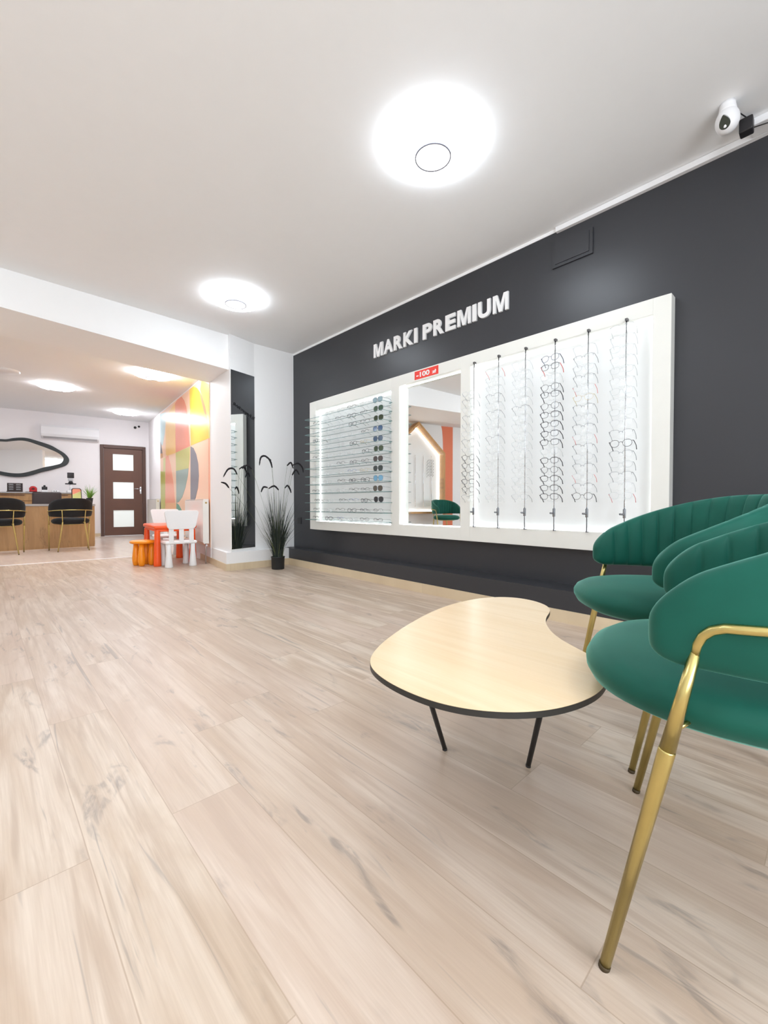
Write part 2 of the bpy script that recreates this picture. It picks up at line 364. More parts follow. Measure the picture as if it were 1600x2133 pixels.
# ledges and skirtings
sk = [(2.737, 4.59), (2.69, 3.129), (2.647, 1.705), (2.632, 1.007), (2.60, -2.0)]
struct(MB().prism(sk + [(2.87, -2.0), (2.87, 4.7), (2.75, 4.7)], 0.075, 0.20), 'baseboard_ledge_right', M_dark)
struct(MB().prism([(x - 0.008, y) for x, y in sk] + [(2.87, -2.0), (2.87, 4.59)], 0.0, 0.078), 'baseboard_right', M_skirt)
struct(MB().prism([(1.960, 4.603), (2.737, 4.603), (2.87, 4.71), (2.3, 5.9), (2.16, 5.9), (2.145, 5.80)], 0.072, 0.20), 'baseboard_ledge_end', M_white)
struct(MB().prism([(1.952, 4.595), (2.735, 4.590), (2.87, 4.70), (2.3, 5.9), (2.15, 5.9), (2.137, 5.81)], 0.0, 0.076), 'baseboard_end', M_skirt)
struct(mwbox(MB(), 0.6, 6.1, 0.0, 0.014, 0, 0.08), 'baseboard_hall_right', M_pink)
bb = MB(); dwbox(bb, -0.6, -0.03, 0, 0.014, 0, 0.07); dwbox(bb, 0.89, 0.99, 0, 0.014, 0, 0.07); struct(bb, 'baseboard_hall_end', M_skirt)
# door at the end of the hall
door = empty('door_1', (D0.x, D0.y, 0), DA); door['kind'] = 'structure'
b = MB(); b.box((-0.022, -0.03, 0), (0.045, 0.1, 2.075)); b.box((0.814, -0.03, 0), (0.881, 0.1, 2.075)); b.box((0.045, -0.03, 2.005), (0.814, 0.1, 2.075))
bevel(b.build('door_frame', M_brownf, door), 0.004)
lf = MB(); zz = [(0.008, 0.199), (0.586, 0.853), (1.235, 1.505), (1.877, 2.002)]
lf.box((0.048, 0.0, 0.008), (0.222, 0.04, 2.002)); lf.box((0.629, 0.0, 0.008), (0.811, 0.04, 2.002))
for a_, b_ in zz: lf.box((0.222, 0.0, a_), (0.629, 0.04, b_))
leaf = lf.build('door_leaf', M_brownd, door)
for a_, b_ in ((0.199, 0.586), (0.853, 1.235), (1.505, 1.877)): MB().box((0.222, 0.014, a_), (0.629, 0.024, b_)).build('door_glass', M_frost, leaf)
h = MB(); h.rbox((0.755, -0.012, 0.97), (0.792, 0.0, 1.14), 0.004); h.tube([(0.773, -0.01, 1.085), (0.773, -0.045, 1.085), (0.64, -0.05, 1.085)], 0.009); h.build('door_handle', M_chrome, leaf)

# ================================================================ CEILING LAMPS
def lamp(x, y, z, label, r=0.245, m=None):
    t = empty('ceiling_lamp', (x, y, z), 0, label, 'ceiling lamp', 'round white ceiling lamps')
    MB().lathe([(r * 0.86, 0), (r * 0.985, -0.001), (r * 0.985, -0.006), (r * .97, -0.008)], n=56).build('lamp_base', M_acw, t)
    pr = [(r * max(0, math.cos(R(a))) ** 0.92 if a < 90 else 0, -0.007 - 0.058 * math.sin(R(a)) ** 0.95) for a in range(0, 91, 6)]
    MB().lathe(pr, n=56).build('lamp_shade', m or M_lamp, t)
    q = [(0.0885, -0.0600), (0.0885, -0.071), (0.0935, -0.071), (0.0935, -0.0585)]
    MB().lathe(q, n=48).build('lamp_ring', M_lampring, t)
    MB().lathe([(0.0885, -0.0600), (0.0880, -0.0685), (0.0, -0.069)], n=48).build('centre_disc', M_lampdisc, t)
    return t
lamp(1.735, 1.474, CEIL, 'large round glowing ceiling lamp nearest the camera, above the coffee table')
lamp(1.704, 3.762, CEIL, 'round glowing ceiling lamp above the end of the black wall, before the beam')
lamp(-0.9, 1.474, CEIL, 'added round fill lamp, out of view over the left side of the front room')  # added out of view to fill the front room with light
lamp(-0.9, 3.5, CEIL, 'added round fill lamp, out of view at left before the beam')  # unseen extra lamp, more light ahead of the beam
lamp(1.0, -0.9, CEIL, 'added round fill lamp, out of view near the shop window')  # unseen lamp added behind the camera for room brightness
lamp(0.851, 8.02, zc(8.02) + .003, 'round glowing hall ceiling lamp above the black chairs at the desk', m=M_lamp2)
lamp(2.183, 9.934, zc(9.934) + .003, 'round glowing hall ceiling lamp farthest back, before the brown door', m=M_lamp2)
lamp(1.628, 5.99, zc(5.99) + .003, 'round glowing hall ceiling lamp just behind the white beam', m=M_lamp2)
lamp(-1.2, 8.2, zc(8.2) + .003, 'added round hall fill lamp, out of view over the left part of the desk', m=M_lamp2)  # unseen lamp added to brighten the hall
lamp(-1.2, 10.3, zc(10.3) + .003, 'added round hall fill lamp, out of view above the back counter at far left', m=M_lamp2)  # second unseen lamp, added for more light at the hall end
tag(MB().lathe([(0.15, 0), (0.155, -0.02), (0.13, -0.035), (0.0, -0.04)], (0.257, 7.395, zc(7.395) + .004), n=40).build('ceiling_vent', M_acw), 'flat round white unlit fixture on the hall ceiling at the left edge', 'ceiling vent')

# ================================================================ LETTERING, VENT, TRUNKING ON THE BLACK WALL
FACE_MX = Matrix(((0, 0, -1), (-1, 0, 0), (0, 1, 0)))               # text that reads from the room on the right wall
def rot_wall(o, loc): o.matrix_world = Matrix.Translation(loc) @ FACE_MX.to_4x4()
adv = {'M': .833, 'A': .722, 'R': .722, 'K': .722, 'I': .278, ' ': .278, 'P': .667, 'E': .667, 'U': .722}
sign = empty('wall_lettering', (2.87, 2.44, 2.176), 0, 'white raised capital letters reading MARKI PREMIUM on the black wall', 'sign')
word = 'MARKI PREMIUM'; tot = sum(adv[c] for c in word); yy = 3.195; k = (3.195 - 1.690) / tot; Hh = 0.1315
for ch in word:
    w = adv[ch] * k
    if ch != ' ':
        if ch == 'M':
            pm = [(0, 0), (0, 1), (.29, 1), (.5, .36), (.71, 1), (1, 1), (1, 0), (.80, 0), (.80, .74), (.60, 0), (.40, 0), (.20, .74), (.20, 0)]
            o = MB().prism(pm, -0.05, 0.05).build('letter', M_letter); ax, bx, ay, by = 0, 1, 0, 1
        else: o, (ax, bx, ay, by) = text_mesh('letter', ch, M_letter, 1.0, 0.042, 0.05)
        wi = w * (0.86 if ch in 'MRUKPE' else 0.97 if ch == 'A' else 0.76)
        if ch == 'K': wi = w * 0.93
        sx = wi / (bx - ax); sy = Hh / (by - ay)
        for v in o.data.vertices: v.co = Vector(((v.co.x - ax) * sx + (w - wi) / 2, (v.co.y - ay) * sy, (v.co.z + 0.05) * 0.16))
        o.matrix_world = Matrix.Translation((2.87, yy, 2.176)) @ FACE_MX.to_4x4()
        o.parent = sign; o.matrix_parent_inverse = Matrix.Translation((2.87, 2.44, 2.176)).inverted()
    yy -= w
v = empty('wall_vent', (2.87, 1.237, 2.43), 0, 'flat black rectangular vent cover high on the black wall above the display', 'vent cover')
pts = [(-0.132, -0.095), (0.132, -0.095), (0.132, 0.078), (-0.132, 0.108)]
fn = lambda u, w_, t: (-t, -u, w_)
outer = [(-0.132, -0.095), (0.133, -0.095), (0.133, 0.07), (-0.132, 0.112)]
MB().prism(outer, 0.0, 0.012, fn).build('vent_frame', M_dark, v)
MB().prism([(-0.11, -0.075), (0.112, -0.075), (0.112, 0.055), (-0.11, 0.09)], 0.012, 0.018, fn).build('vent_plate', M_dark, v)
tag(MB().box((2.845, -1.9, 2.566), (2.87, 1.341, 2.598)).build('cable_trunking', M_acw), 'white cable trunking along the top of the black wall', 'cable trunking')
tag(bevel(MB().box((2.862, 4.53, 0.49), (2.87, 4.61, 0.57)).build('wall_socket', M_blackp), 0.002), 'black wall socket low on the black wall near the plant', 'wall socket')

# security camera, adapter and cables by the ceiling
sc = empty('security_camera', (2.56, 0.387, CEIL), 0, 'white security camera with dark glossy lens below the ceiling', 'camera')
MB().lathe([(0.030, 0), (0.031, -0.012), (0.034, -0.03), (0.038, -0.05)], n=32).build('mount', M_acw, sc)
b = MB(); b.sphere((0, 0, -0.078), 0.047, 22, sc=(1, 1, 1.2)); b.build('housing', M_acw, sc)
dv = Vector((-0.72, 0.08, -0.66)).normalized(); sd = dv.cross(Vector((0, 0, 1))).normalized(); upv = sd.cross(dv)
def tear(n=28):
    o_ = []
    for i in range(n):
        a = 2 * PI * i / n; r_ = 0.021 * (1 + 0.0 * a); xx = r_ * math.sin(a); zz_ = -r_ * math.cos(a)
        if zz_ > 0: xx *= (1 - (zz_ / 0.021) ** 2 * 0.6); zz_ *= 1.75
        o_.append((xx, zz_))
    return o_
c0 = Vector((0, 0, -0.078)) + dv * 0.040
MB().prism(tear(), 0.0, 0.011, lambda u, w_, t: tuple(c0 + sd * (-u) + upv * w_ + dv * t)).build('lens_cover', M_lens, sc)
tag(bevel(MB().box((2.745, 0.20, 2.565), (2.84, 0.33, 2.60)).build('junction_box', M_acw), 0.004), 'white junction box on the ceiling beside the security camera', 'junction box')
ad = empty('power_adapter', (2.70, 0.335, 2.548), R(0), 'black power adapter plugged in beside the security camera', 'power adapter')
MB().rbox((-0.026, -0.026, -0.036), (0.026, 0.026, 0.030), 0.006).build('adapter_body', M_blackp, ad)
MB().tube([(-0.02, 0.0, 0.03), (-0.045, 0.02, 0.047), (-0.075, 0.04, 0.046), (-0.095, 0.052, 0.035)], 0.0025, 6).build('cable', M_blackm, ad)
MB().tube([(0.03, -0.01, 0.0), (0.06, -0.08, 0.005), (0.10, -0.2, 0.0), (0.14, -0.5, 0.01)], 0.0028, 6).build('cable', M_blackm, ad)

# ================================================================ MURAL
MURAL = {
'sky' : [(4.222, 2.588), (3.411, 2.447), (3.446, 2.276), (3.584, 2.067), (3.857, 1.867), (4.266, 1.966)] ,
'grey' : [(4.263, 2.007), (4.016, 1.911), (3.951, 1.81), (3.868, 1.71), (4.281, 1.749)] ,
'brown' : [(4.281, 1.749), (3.867, 1.723), (3.828, 1.64), (4.289, 1.646)] ,
'lime' : [(3.786, 1.61), (3.514, 1.612), (3.564, 1.348), (3.803, 1.362)] ,
'olive' : [(4.307, 1.393), (3.564, 1.348), (3.61, 0.641), (4.361, 0.633)] ,
'salmon' : [(3.488, 1.623), (3.169, 1.619), (2.918, 1.428), (2.652, 1.106), (2.502, 0.755), (3.603, 0.751)] ,
'peach2' : [(3.603, 0.751), (2.436, 0.749), (2.422, 0.413), (3.627, 0.369)] ,
'amber' : [(3.448, 2.251), (3.279, 2.374), (2.86, 2.41), (2.411, 2.419), (2.41, 1.589), (3.326, 1.627), (3.46, 1.671)] ,
'red' : [(2.411, 2.419), (2.186, 2.437), (1.829, 2.414), (1.611, 2.313), (1.457, 2.188), (1.293, 1.882), (1.207, 1.576), (2.39, 1.593)] ,
'yellow' : [(1.196, 2.383), (1.1, 2.395), (0.915, 2.367), (0.699, 2.302), (0.496, 2.196), (0.308, 2.019), (0.165, 1.849), (0.046, 1.68), (0.051, 1.544), (1.135, 1.573), (1.168, 1.921)] ,
'lime2' : [(0.404, 2.333), (-0.222, 2.187), (-0.201, 1.517), (0.047, 1.548), (0.097, 1.754), (0.216, 1.959), (0.381, 2.12), (0.503, 2.233)] ,
'coral' : [(0.528, 2.21), (0.381, 2.129), (0.216, 1.959), (0.158, 1.848), (0.257, 1.873), (0.385, 2.008), (0.506, 2.145)] ,
'lime3' : [(2.39, 1.593), (1.208, 1.566), (1.24, 1.393), (1.32, 1.261), (2.375, 1.287)] ,
'teal' : [(2.375, 1.287), (1.32, 1.261), (1.376, 1.154), (1.566, 0.99), (1.849, 0.839), (2.15, 0.766), (2.371, 0.749)] ,
'slate' : [(1.159, 1.566), (0.951, 1.52), (0.777, 1.418), (0.655, 1.28), (0.628, 1.115), (0.688, 0.953), (0.845, 0.818), (0.983, 0.753), (1.195, 0.753)] ,
'coral2' : [(0.061, 1.546), (-0.202, 1.537), (-0.177, 0.751), (0.088, 0.751)] ,
'green' : [(2.371, 0.749), (2.152, 0.722), (1.917, 0.647), (1.904, 0.325), (2.395, 0.3)] ,
'teal2' : [(1.21, 0.748), (1.422, 0.703), (1.583, 0.63), (1.695, 0.545), (1.705, 0.335), (1.227, 0.359)] ,
}
MC = {'sky': (190, 215, 218), 'grey': (120, 116, 122), 'brown': (214, 160, 110), 'lime': (216, 212, 140), 'olive': (192, 190, 88), 'salmon': (255, 168, 138),
      'peach2': (254, 196, 150), 'amber': (254, 202, 110), 'red': (244, 146, 112), 'yellow': (254, 202, 60), 'lime2': (214, 216, 110), 'coral': (252, 150, 104),
      'lime3': (208, 206, 120), 'teal': (152, 176, 170), 'slate': (124, 124, 134), 'coral2': (253, 178, 146), 'green': (104, 166, 146), 'teal2': (158, 178, 168)}
mm = [mat('mural_peach', srgb(251, 209, 178), 0.28, var=0.01)]; idx = {}
for kx, cx in MC.items(): idx[kx] = len(mm); mm.append(mat('mural_' + kx, srgb(*cx), 0.28, var=0.05, scale=1.5))
mu = MB()
bg = [(0.0, 0.2), (4.18, 0.2), (4.18, zc(A.y + 4.18) - .02), (0.0, zc(A.y) - 0.02)]
mu.prism(bg, 0.0, 0.004, lambda u, w_, t: mw(u, t, w_))
for i, (kx, pp) in enumerate(MURAL.items()):
    pp = [(min(4.18, max(0.0, s)), min(z, zc(A.y + s) - 0.025)) for s, z in pp]
    mu.prism(pp, 0.004, 0.0046 + i * 0.00012, lambda u, w_, t: mw(u, t, w_), mi=idx[kx])
tag(mu.build('wall_mural', mm), 'glossy mural of overlapping peach, yellow, salmon, olive and grey shapes', 'mural')
def radiator(s0, s1, z0, z1, label):
    p = mw(s0, 0, z0); t = empty('radiator', (p[0], p[1], 0), 0, label, 'radiator', 'white panel radiators under the mural')
    off = Vector((p[0], p[1], 0))
    def lb(mb, *a):
        n0 = len(mb.v); mwbox(mb, *a)
        for i in range(n0, len(mb.v)): mb.v[i] = tuple(Vector(mb.v[i]) - off)
        return mb
    bevel(lb(MB(), s0, s1, 0.074, 0.086, z0 + .012, z1 - .012).build('front_panel', M_rad, t), 0.003)
    b = MB(); lb(b, s0, s0 + .008, 0.018, 0.078, z0, z1); b.build('side_cover', M_rad, t); lb(MB(), s1 - .008, s1, 0.018, 0.078, z0, z1).build('side_cover', M_rad, t)
    lb(MB(), s0 + .01, s1 - .01, 0.018, 0.03, z0 + .012, z1 - .012).build('back_panel', M_rad, t)
    lb(MB(), s0 + .008, s1 - .008, 0.018, 0.078, z1 - .006, z1).build('top_grille', M_rad, t)
    q = Vector(mw(s0 + .012, .05, z1 - .045)) - off; MB().cyl(q, q - ea * 0.022, 0.011, n=12).build('vent_valve', M_brass, t)
    b = MB(); q = Vector(mw(s0 + .03, .05, z0)) - off; b.tube([q, q + Vector((0, 0, -.03)), q + Vector((0, 0, -z0))], 0.009, 8); b.cyl(q + Vector((0, 0, -.02)), q + Vector((0, 0, -.02)) - ea * .05, .012, n=10); b.build('pipe', M_chrome, t)
radiator(0.02, 1.16, 0.25, 0.795, 'white panel radiator nearest the white pier, behind the small table')
radiator(4.22, 5.75, 0.16, 0.835, 'white panel radiator farther back, beside the brown door')

# ================================================================ TALL MIRROR ON THE PIER
tm = empty('wall_mirror', (2.181, 4.656, 0.233), math.atan2(0.088, 0.327), 'tall narrow frameless mirror on the white pier behind the plant', 'mirror')
MB().box((-0.166, -0.008, 0), (0.166, 0, 1.982)).build('mirror_glass', mat('tall_mirror_glass', (0.93, 0.96, 0.97, 1), 0.02, metal=1.0, var=0), tm)
o, (ax, bx, ay, by) = text_mesh('mirror_lettering', '#visionoptyk.pl', M_blackm, 1.0, 0.026, 0.03, tm)
sx = 0.325 / (bx - ax); sy = 0.052 / (by - ay); cr, sr = math.cos(R(-23)), math.sin(R(-23))
for v_ in o.data.vertices:
    a_, b_, c_ = (v_.co.x - ax) * sx, (v_.co.y - ay) * sy, (v_.co.z + 0.03) * 0.07
    v_.co = Vector((-0.150 + a_ * cr - b_ * sr, -0.0085 - c_, 1.590 + a_ * sr + b_ * cr))
# ================================================================ LOUNGE CHAIRS
def smooth(t): t = max(0.0, min(1.0, t)); return t * t * (3 - 2 * t)
def back_curve(n=320):
    """plan line of the wrap-round backrest, tip to tip, with outward normals and arc lengths"""
    raw = []
    for i in range(401):
        th = -118 + 236 * i / 400; a = abs(th); sg = 1 if th > 0 else -1
        if a <= 90: p = (0.252 * math.sin(R(th)), -0.262 * math.cos(R(th)))
        else: t = (a - 90) / 28; p = (sg * (0.252 - 0.013 * t * t), 0.135 * t)
        raw.append(Vector((p[0], p[1], 0)))
    d = [0]
    for i in range(1, len(raw)): d.append(d[-1] + (raw[i] - raw[i - 1]).length)
    out = []; j = 0; edge = 0.045
    ts = [edge * (1 - math.cos(PI / 2 * i / 9)) for i in range(9)]
    ss = ts + [edge + (d[-1] - 2 * edge) * i / n for i in range(n + 1)] + [d[-1] - t for t in ts[::-1]]
    for t in ss:
        while j < len(d) - 2 and d[j + 1] < t: j += 1
        k = (t - d[j]) / max(1e-9, d[j + 1] - d[j]); p = raw[j].lerp(raw[j + 1], min(1, k))
        a = raw[min(len(raw) - 1, j + 4)] - raw[max(0, j - 3)]; nv = Vector((a.y, -a.x, 0)).normalized()
        out.append((p, nv, t, d[-1] - t))
    return out, d[-1]
def chair(name, label, group, m_fab, loc, rz, zs=1.0, pitch=0.052):
    t = empty(name, loc, rz, label, 'chair', group); t.scale = (1, 1, zs)
    cur, Ltot = back_curve(); mb = MB(); K = 26; vs = []
    for p, nv, d0, d1 in cur:
        d = min(d0, d1); f = min(1.0, d / 0.50)
        zt = 0.612 + 0.158 * math.sin(f * PI / 2); zb = 0.507 - 0.012 * f
        q = 0.075; eu = math.sqrt(max(0.0, 1 - (1 - min(1, d / q)) ** 2)); el = math.sqrt(max(0.0, 1 - (1 - min(1, d / 0.045)) ** 2))
        zm = zb + 0.42 * (zt - zb); hu = (zt - zm) * (0.18 + 0.82 * eu) if d > 0 else (zt - zm) * 0.18; hl = (zm - zb) * (0.35 + 0.65 * el)
        th = 0.025 * math.sqrt(max(0.03, 1 - (1 - min(1, d / 0.024)) ** 2))
        lean = 0.030 * f + 0.006
        for k in range(K):
            a = 2 * PI * k / K; ca, sa = math.cos(a), math.sin(a)
            ro = math.copysign(abs(ca) ** 0.6, ca) * th; zz_ = math.copysign(abs(sa) ** 0.62, sa); z = zm + (hu if zz_ > 0 else hl) * zz_
            if ca < 0.05 and d > 0.03:
                g = abs(math.sin(PI * (d0 - Ltot / 2) / pitch)); ro -= (0.014 * (g ** 0.32) - 0.008) * min(1, (0.05 - ca) * 1.6) * min(1, (d - .03) / .03)
            ro += lean * (z - zb) / 0.26
            vs.append((p.x + nv.x * ro, p.y + nv.y * ro, z))
    n = len(cur); fs = [(i * K + k, i * K + (k + 1) % K, (i + 1) * K + (k + 1) % K, (i + 1) * K + k) for i in range(n - 1) for k in range(K)]
    mb.add(vs, fs, 0, True); mb.add(vs[:K], [tuple(range(K))], 0, True); mb.add(vs[-K:], [tuple(range(K))], 0, True)
    mb.build('backrest', m_fab, t)
    MB().lathe([(0.0, 0.392), (0.17, 0.390), (0.212, 0.395), (0.236, 0.408), (0.246, 0.426), (0.247, 0.440), (0.238, 0.456), (0.215, 0.470), (0.17, 0.480), (0.10, 0.486), (0.0, 0.488)], (0, 0.012, 0), 64, sq=0.86, sx=1.0, sy=1.0).build('seat', m_fab, t)
    # gold tube running round the outside of the backrest
    path = []
    bend = [(-0.2725, 0.085), (-0.2745, 0.06)]
    for i in range(45):
        th = R(-88 + 176 * i / 44); path.append((0.2865 * math.sin(th), -0.300 * math.cos(th)))
    zt = lambda y: 0.576 + 0.026 * max(0, min(1, (0.02 - y) / 0.32))
    arcb = [(0.268, 0.078, 0.530), (0.2705, 0.0755, 0.545), (0.273, 0.070, 0.558), (0.277, 0.060, 0.568), (0.281, 0.046, 0.574), (0.285, 0.028, 0.576)]
    P = [(-x, y, z) for x, y, z in arcb] + [(x, y, zt(y)) for x, y in path[1:-1]] + arcb[::-1]
    fr = MB().tube(P, 0.0068, 12)
    hoop = [(0.15 * math.cos(R(a)), 0.012 + 0.15 * math.sin(R(a)), 0.386) for a in range(0, 360, 12)]
    fr.tube(hoop, 0.006, 8, closed=True)
    for sx in (-1, 1):
        fr.cyl((sx * 0.225, 0.08, 0.418), (sx * 0.258, 0.098, 0.414), 0.0035, n=8); fr.tube([(sx * 0.11, -0.15, 0.392), (sx * 0.14, -0.232, 0.43)], 0.005, 8)
    f_ = fr.build('back_tube', M_gold, t)
    for sx in (-1, 1):
        s_ = MB().cyl((sx * 0.292, -0.03, 0.58), (sx * 0.299, -0.031, 0.58), 0.009, 0.0075, 16); s_.build('screw', M_gold, f_)
    for sx in (-1, 1):
        a = Vector((sx * 0.268, 0.078, 0.532)); g = Vector((sx * 0.256, 0.190, 0.0)); j = a.lerp(g, 0.28); j2 = a.lerp(g, 0.285); e = a.lerp(g, 0.985)
        lg = MB().tube([a, j], [0.0069, 0.0107], 14); lg.tube([j, j2, a.lerp(g, .32), e], [0.0108, 0.0113, 0.0112, 0.0080], 16)
        l_ = lg.build('leg', M_gold, t)
        MB().tube([e, Vector((g.x, g.y, 0.0))], [0.0086, 0.0086], 16).build('foot', M_foot, l_)
        a = Vector((sx * 0.150, -0.262, 0.598)); k_ = Vector((sx * 0.140, -0.236, 0.425)); g = Vector((sx * 0.200, -0.215, 0.0)); e = k_.lerp(g, 0.98)
        lg = MB().tube([a, k_], [0.0065, 0.0075], 12); lg.tube([k_, k_.lerp(g, .04), e], [0.0095, 0.0112, 0.0080], 14)
        l_ = lg.build('leg', M_gold, t)
        MB().tube([e, Vector((g.x, g.y, 0.0))], [0.0086, 0.0086], 14).build('foot', M_foot, l_)
    return t
ch0 = chair('lounge_chair', 'green velvet armchair with gold legs nearest the camera, overlapping the right edge of the photo', 'green velvet chairs', M_green, (1.004, 0.113, 0), R(11.45))
def place(o, loc, rz, label, sc=None):
    c = copy_tree(o); c.location = loc; c.rotation_euler = (0, 0, rz); c['label'] = label
    if sc: c.scale = sc
    return c
place(ch0, (1.616, 0.395, 0), R(38.35), 'green velvet armchair with ribbed back standing by the black wall beyond the coffee table')
place(ch0, (-1.02, 5.36, 0), R(200), 'green velvet armchair by the orange painted wall, seen in the display mirror', (1, 1, 1.07))
chb = chair('lounge_chair', 'black velvet chair with gold legs at the right end of the oak desk', 'black chairs at the desk', M_black, (1.05, 8.38, 0), R(2), 1.07)
place(chb, (0.215, 8.36, 0), R(-3), 'black velvet chair with gold legs at the desk, cut by the left photo edge')
place(chb, (-0.75, 8.36, 0), R(0), 'black velvet chair with gold legs at the left part of the desk, outside the photo')

# ================================================================ COFFEE TABLE
TP = [(0.632, 0.724), (0.662, 0.752), (0.732, 0.8), (0.827, 0.843), (0.932, 0.879), (1.087, 0.935), (1.238, 0.956), (1.367, 0.946), (1.457, 0.909), (1.498, 0.849), (1.498, 0.774), (1.461, 0.711), (1.417, 0.671), (1.359, 0.65), (1.299, 0.636), (1.235, 0.606), (1.173, 0.56), (1.117, 0.511), (1.083, 0.453), (1.052, 0.401), (1.012, 0.356), (0.953, 0.325), (0.89, 0.311), (0.836, 0.309), (0.783, 0.318), (0.734, 0.335), (0.699, 0.354), (0.665, 0.381), (0.636, 0.412), (0.61, 0.455), (0.595, 0.5), (0.589, 0.556), (0.594, 0.619), (0.605, 0.672)]
def catmull(P, k=5):
    out = []; n = len(P)
    for i in range(n):
        p0, p1, p2, p3 = (Vector(P[(i + j - 1) % n]) for j in range(4))
        for q in range(k):
            t = q / k; out.append(tuple(0.5 * ((2 * p1) + (p2 - p0) * t + (2 * p0 - 5 * p1 + 4 * p2 - p3) * t * t + (3 * p1 - p0 - 3 * p2 + p3) * t ** 3)))
    return out
def relax(P, it=3):
    for _ in range(it):
        n = len(P); P = [tuple((Vector(P[i - 1]) + 2 * Vector(P[i]) + Vector(P[(i + 1) % n])) / 4) for i in range(n)]
    return P
TO = Vector((1.05, 0.65)); outl = [(x - TO.x, y - TO.y) for x, y in relax(catmull(relax(TP, 1), 5), 2)]
ct = empty('coffee_table', (TO.x, TO.y, 0), 0, 'low kidney-shaped coffee table with light oak top and thin black legs', 'table')
MB().prism(outl, 0.368, 0.3795).build('edge_band', M_edgeb, ct)
MB().prism([(x * 0.999, y * 0.999) for x, y in outl], 0.3796, 0.3805).build('tabletop', M_top, ct)
for (ax_, ay_), (gx, gy) in (((0.855, 0.800), (1.008, 0.805)), ((1.055, 0.490), (1.114, 0.592)), ((1.40, 0.83), (1.36, 0.83))):
    l_ = MB().tube([(ax_ - TO.x, ay_ - TO.y, 0.368), (gx - TO.x, gy - TO.y, 0.004)], [0.0088, 0.0068], 14).build('leg', M_blackm, ct)
    MB().cyl((gx - TO.x, gy - TO.y, 0.0), (gx - TO.x, gy - TO.y, 0.006), 0.0072, n=14).build('foot', M_blackp, l_)

# ================================================================ DISPLAY WALL UNIT
XP = 2.794; XB = 2.868
dp = empty('eyewear_display', (XB, 2.44, 0.446), 0, 'long white backlit eyewear display panel with central mirror on the black wall', 'display')
def pbox(mb, y0, y1, z0, z1, x0, x1, mi=0): return mb.box((x0 - XB, y0 - 2.44, z0 - 0.446), (x1 - XB, y1 - 2.44, z1 - 0.446), mi)
b = MB()
for ya, yb in ((0.655, 0.745), (1.990, 2.082), (2.770, 2.872), (4.105, 4.225)): pbox(b, ya, yb, 0.446, 1.902, XP, XB)
OPN = [(2.872, 4.105, 0.538, 1.797), (2.082, 2.770, 0.549, 1.810), (0.745, 1.990, 0.562, 1.812)]
for ya, yb, za, zb_ in OPN: pbox(b, ya, yb, 0.446, za, XP, XB); pbox(b, ya, yb, zb_, 1.902, XP, XB)
bevel(b.build('frame_board', M_board, dp), 0.0015, 1)
for i in (0, 2):
    ya, yb, za, zb_ = OPN[i]; pbox(MB(), ya, yb, za, zb_, 2.860, XB).build('light_box', M_lightbox, dp)
ya, yb, za, zb_ = OPN[1]
pbox(MB(), ya, yb, za, zb_, 2.864, XB).build('mirror_backing', M_lightbox, dp)
pbox(MB(), ya + .007, yb - .010, za + .007, zb_ - .007, 2.857, 2.862).build('mirror_glass', M_mirror, dp)
for i, (ya, yb, za, zb_) in enumerate(OPN):
    b = MB(); w = 0.004; xa, xb = (2.8535, 2.8595) if i != 1 else (2.8535, 2.8635)
    pbox(b, ya, ya + w, za, zb_, xa, xb); pbox(b, yb - w, yb, za, zb_, xa, xb); pbox(b, ya + w, yb - w, za, za + w, xa, xb); pbox(b, ya + w, yb - w, zb_ - w, zb_, xa, xb)
    b.build('led_strip', M_led, dp)
sk_ = empty('price_sticker', (XP, 2.443, 1.822), 0, 'red sticker reading -100 zł on the display panel above the mirror', 'sticker')
MB().box((-0.0015, -0.134, 0), (0, 0.134, 0.071)).build('sticker_face', M_red, sk_)
def wall_text(s, size_h, width, y_left, z0, x, parent, base, off=0.02):
    o, (ax, bx, ay, by) = text_mesh('sticker_lettering', s, M_letter, 1.0, off, 0.02)
    sx = width / (bx - ax); sy = size_h / (by - ay)
    for v_ in o.data.vertices: v_.co = Vector(((v_.co.x - ax) * sx, (v_.co.y - ay) * sy, (v_.co.z + 0.02) * 0.04))
    for v_ in o.data.vertices: v_.co = Vector((x - v_.co.z, y_left - v_.co.x, z0 + v_.co.y)) - Vector(base)
    o.parent = parent
base = (XP, 2.443, 1.822)
wall_text('-100', 0.043, 0.150, 2.555, 1.836, XP - 0.0016, sk_, base, 0.028)
wall_text('z\u0142', 0.030, 0.044, 2.376, 1.837, XP - 0.0016, sk_, base, 0.028)

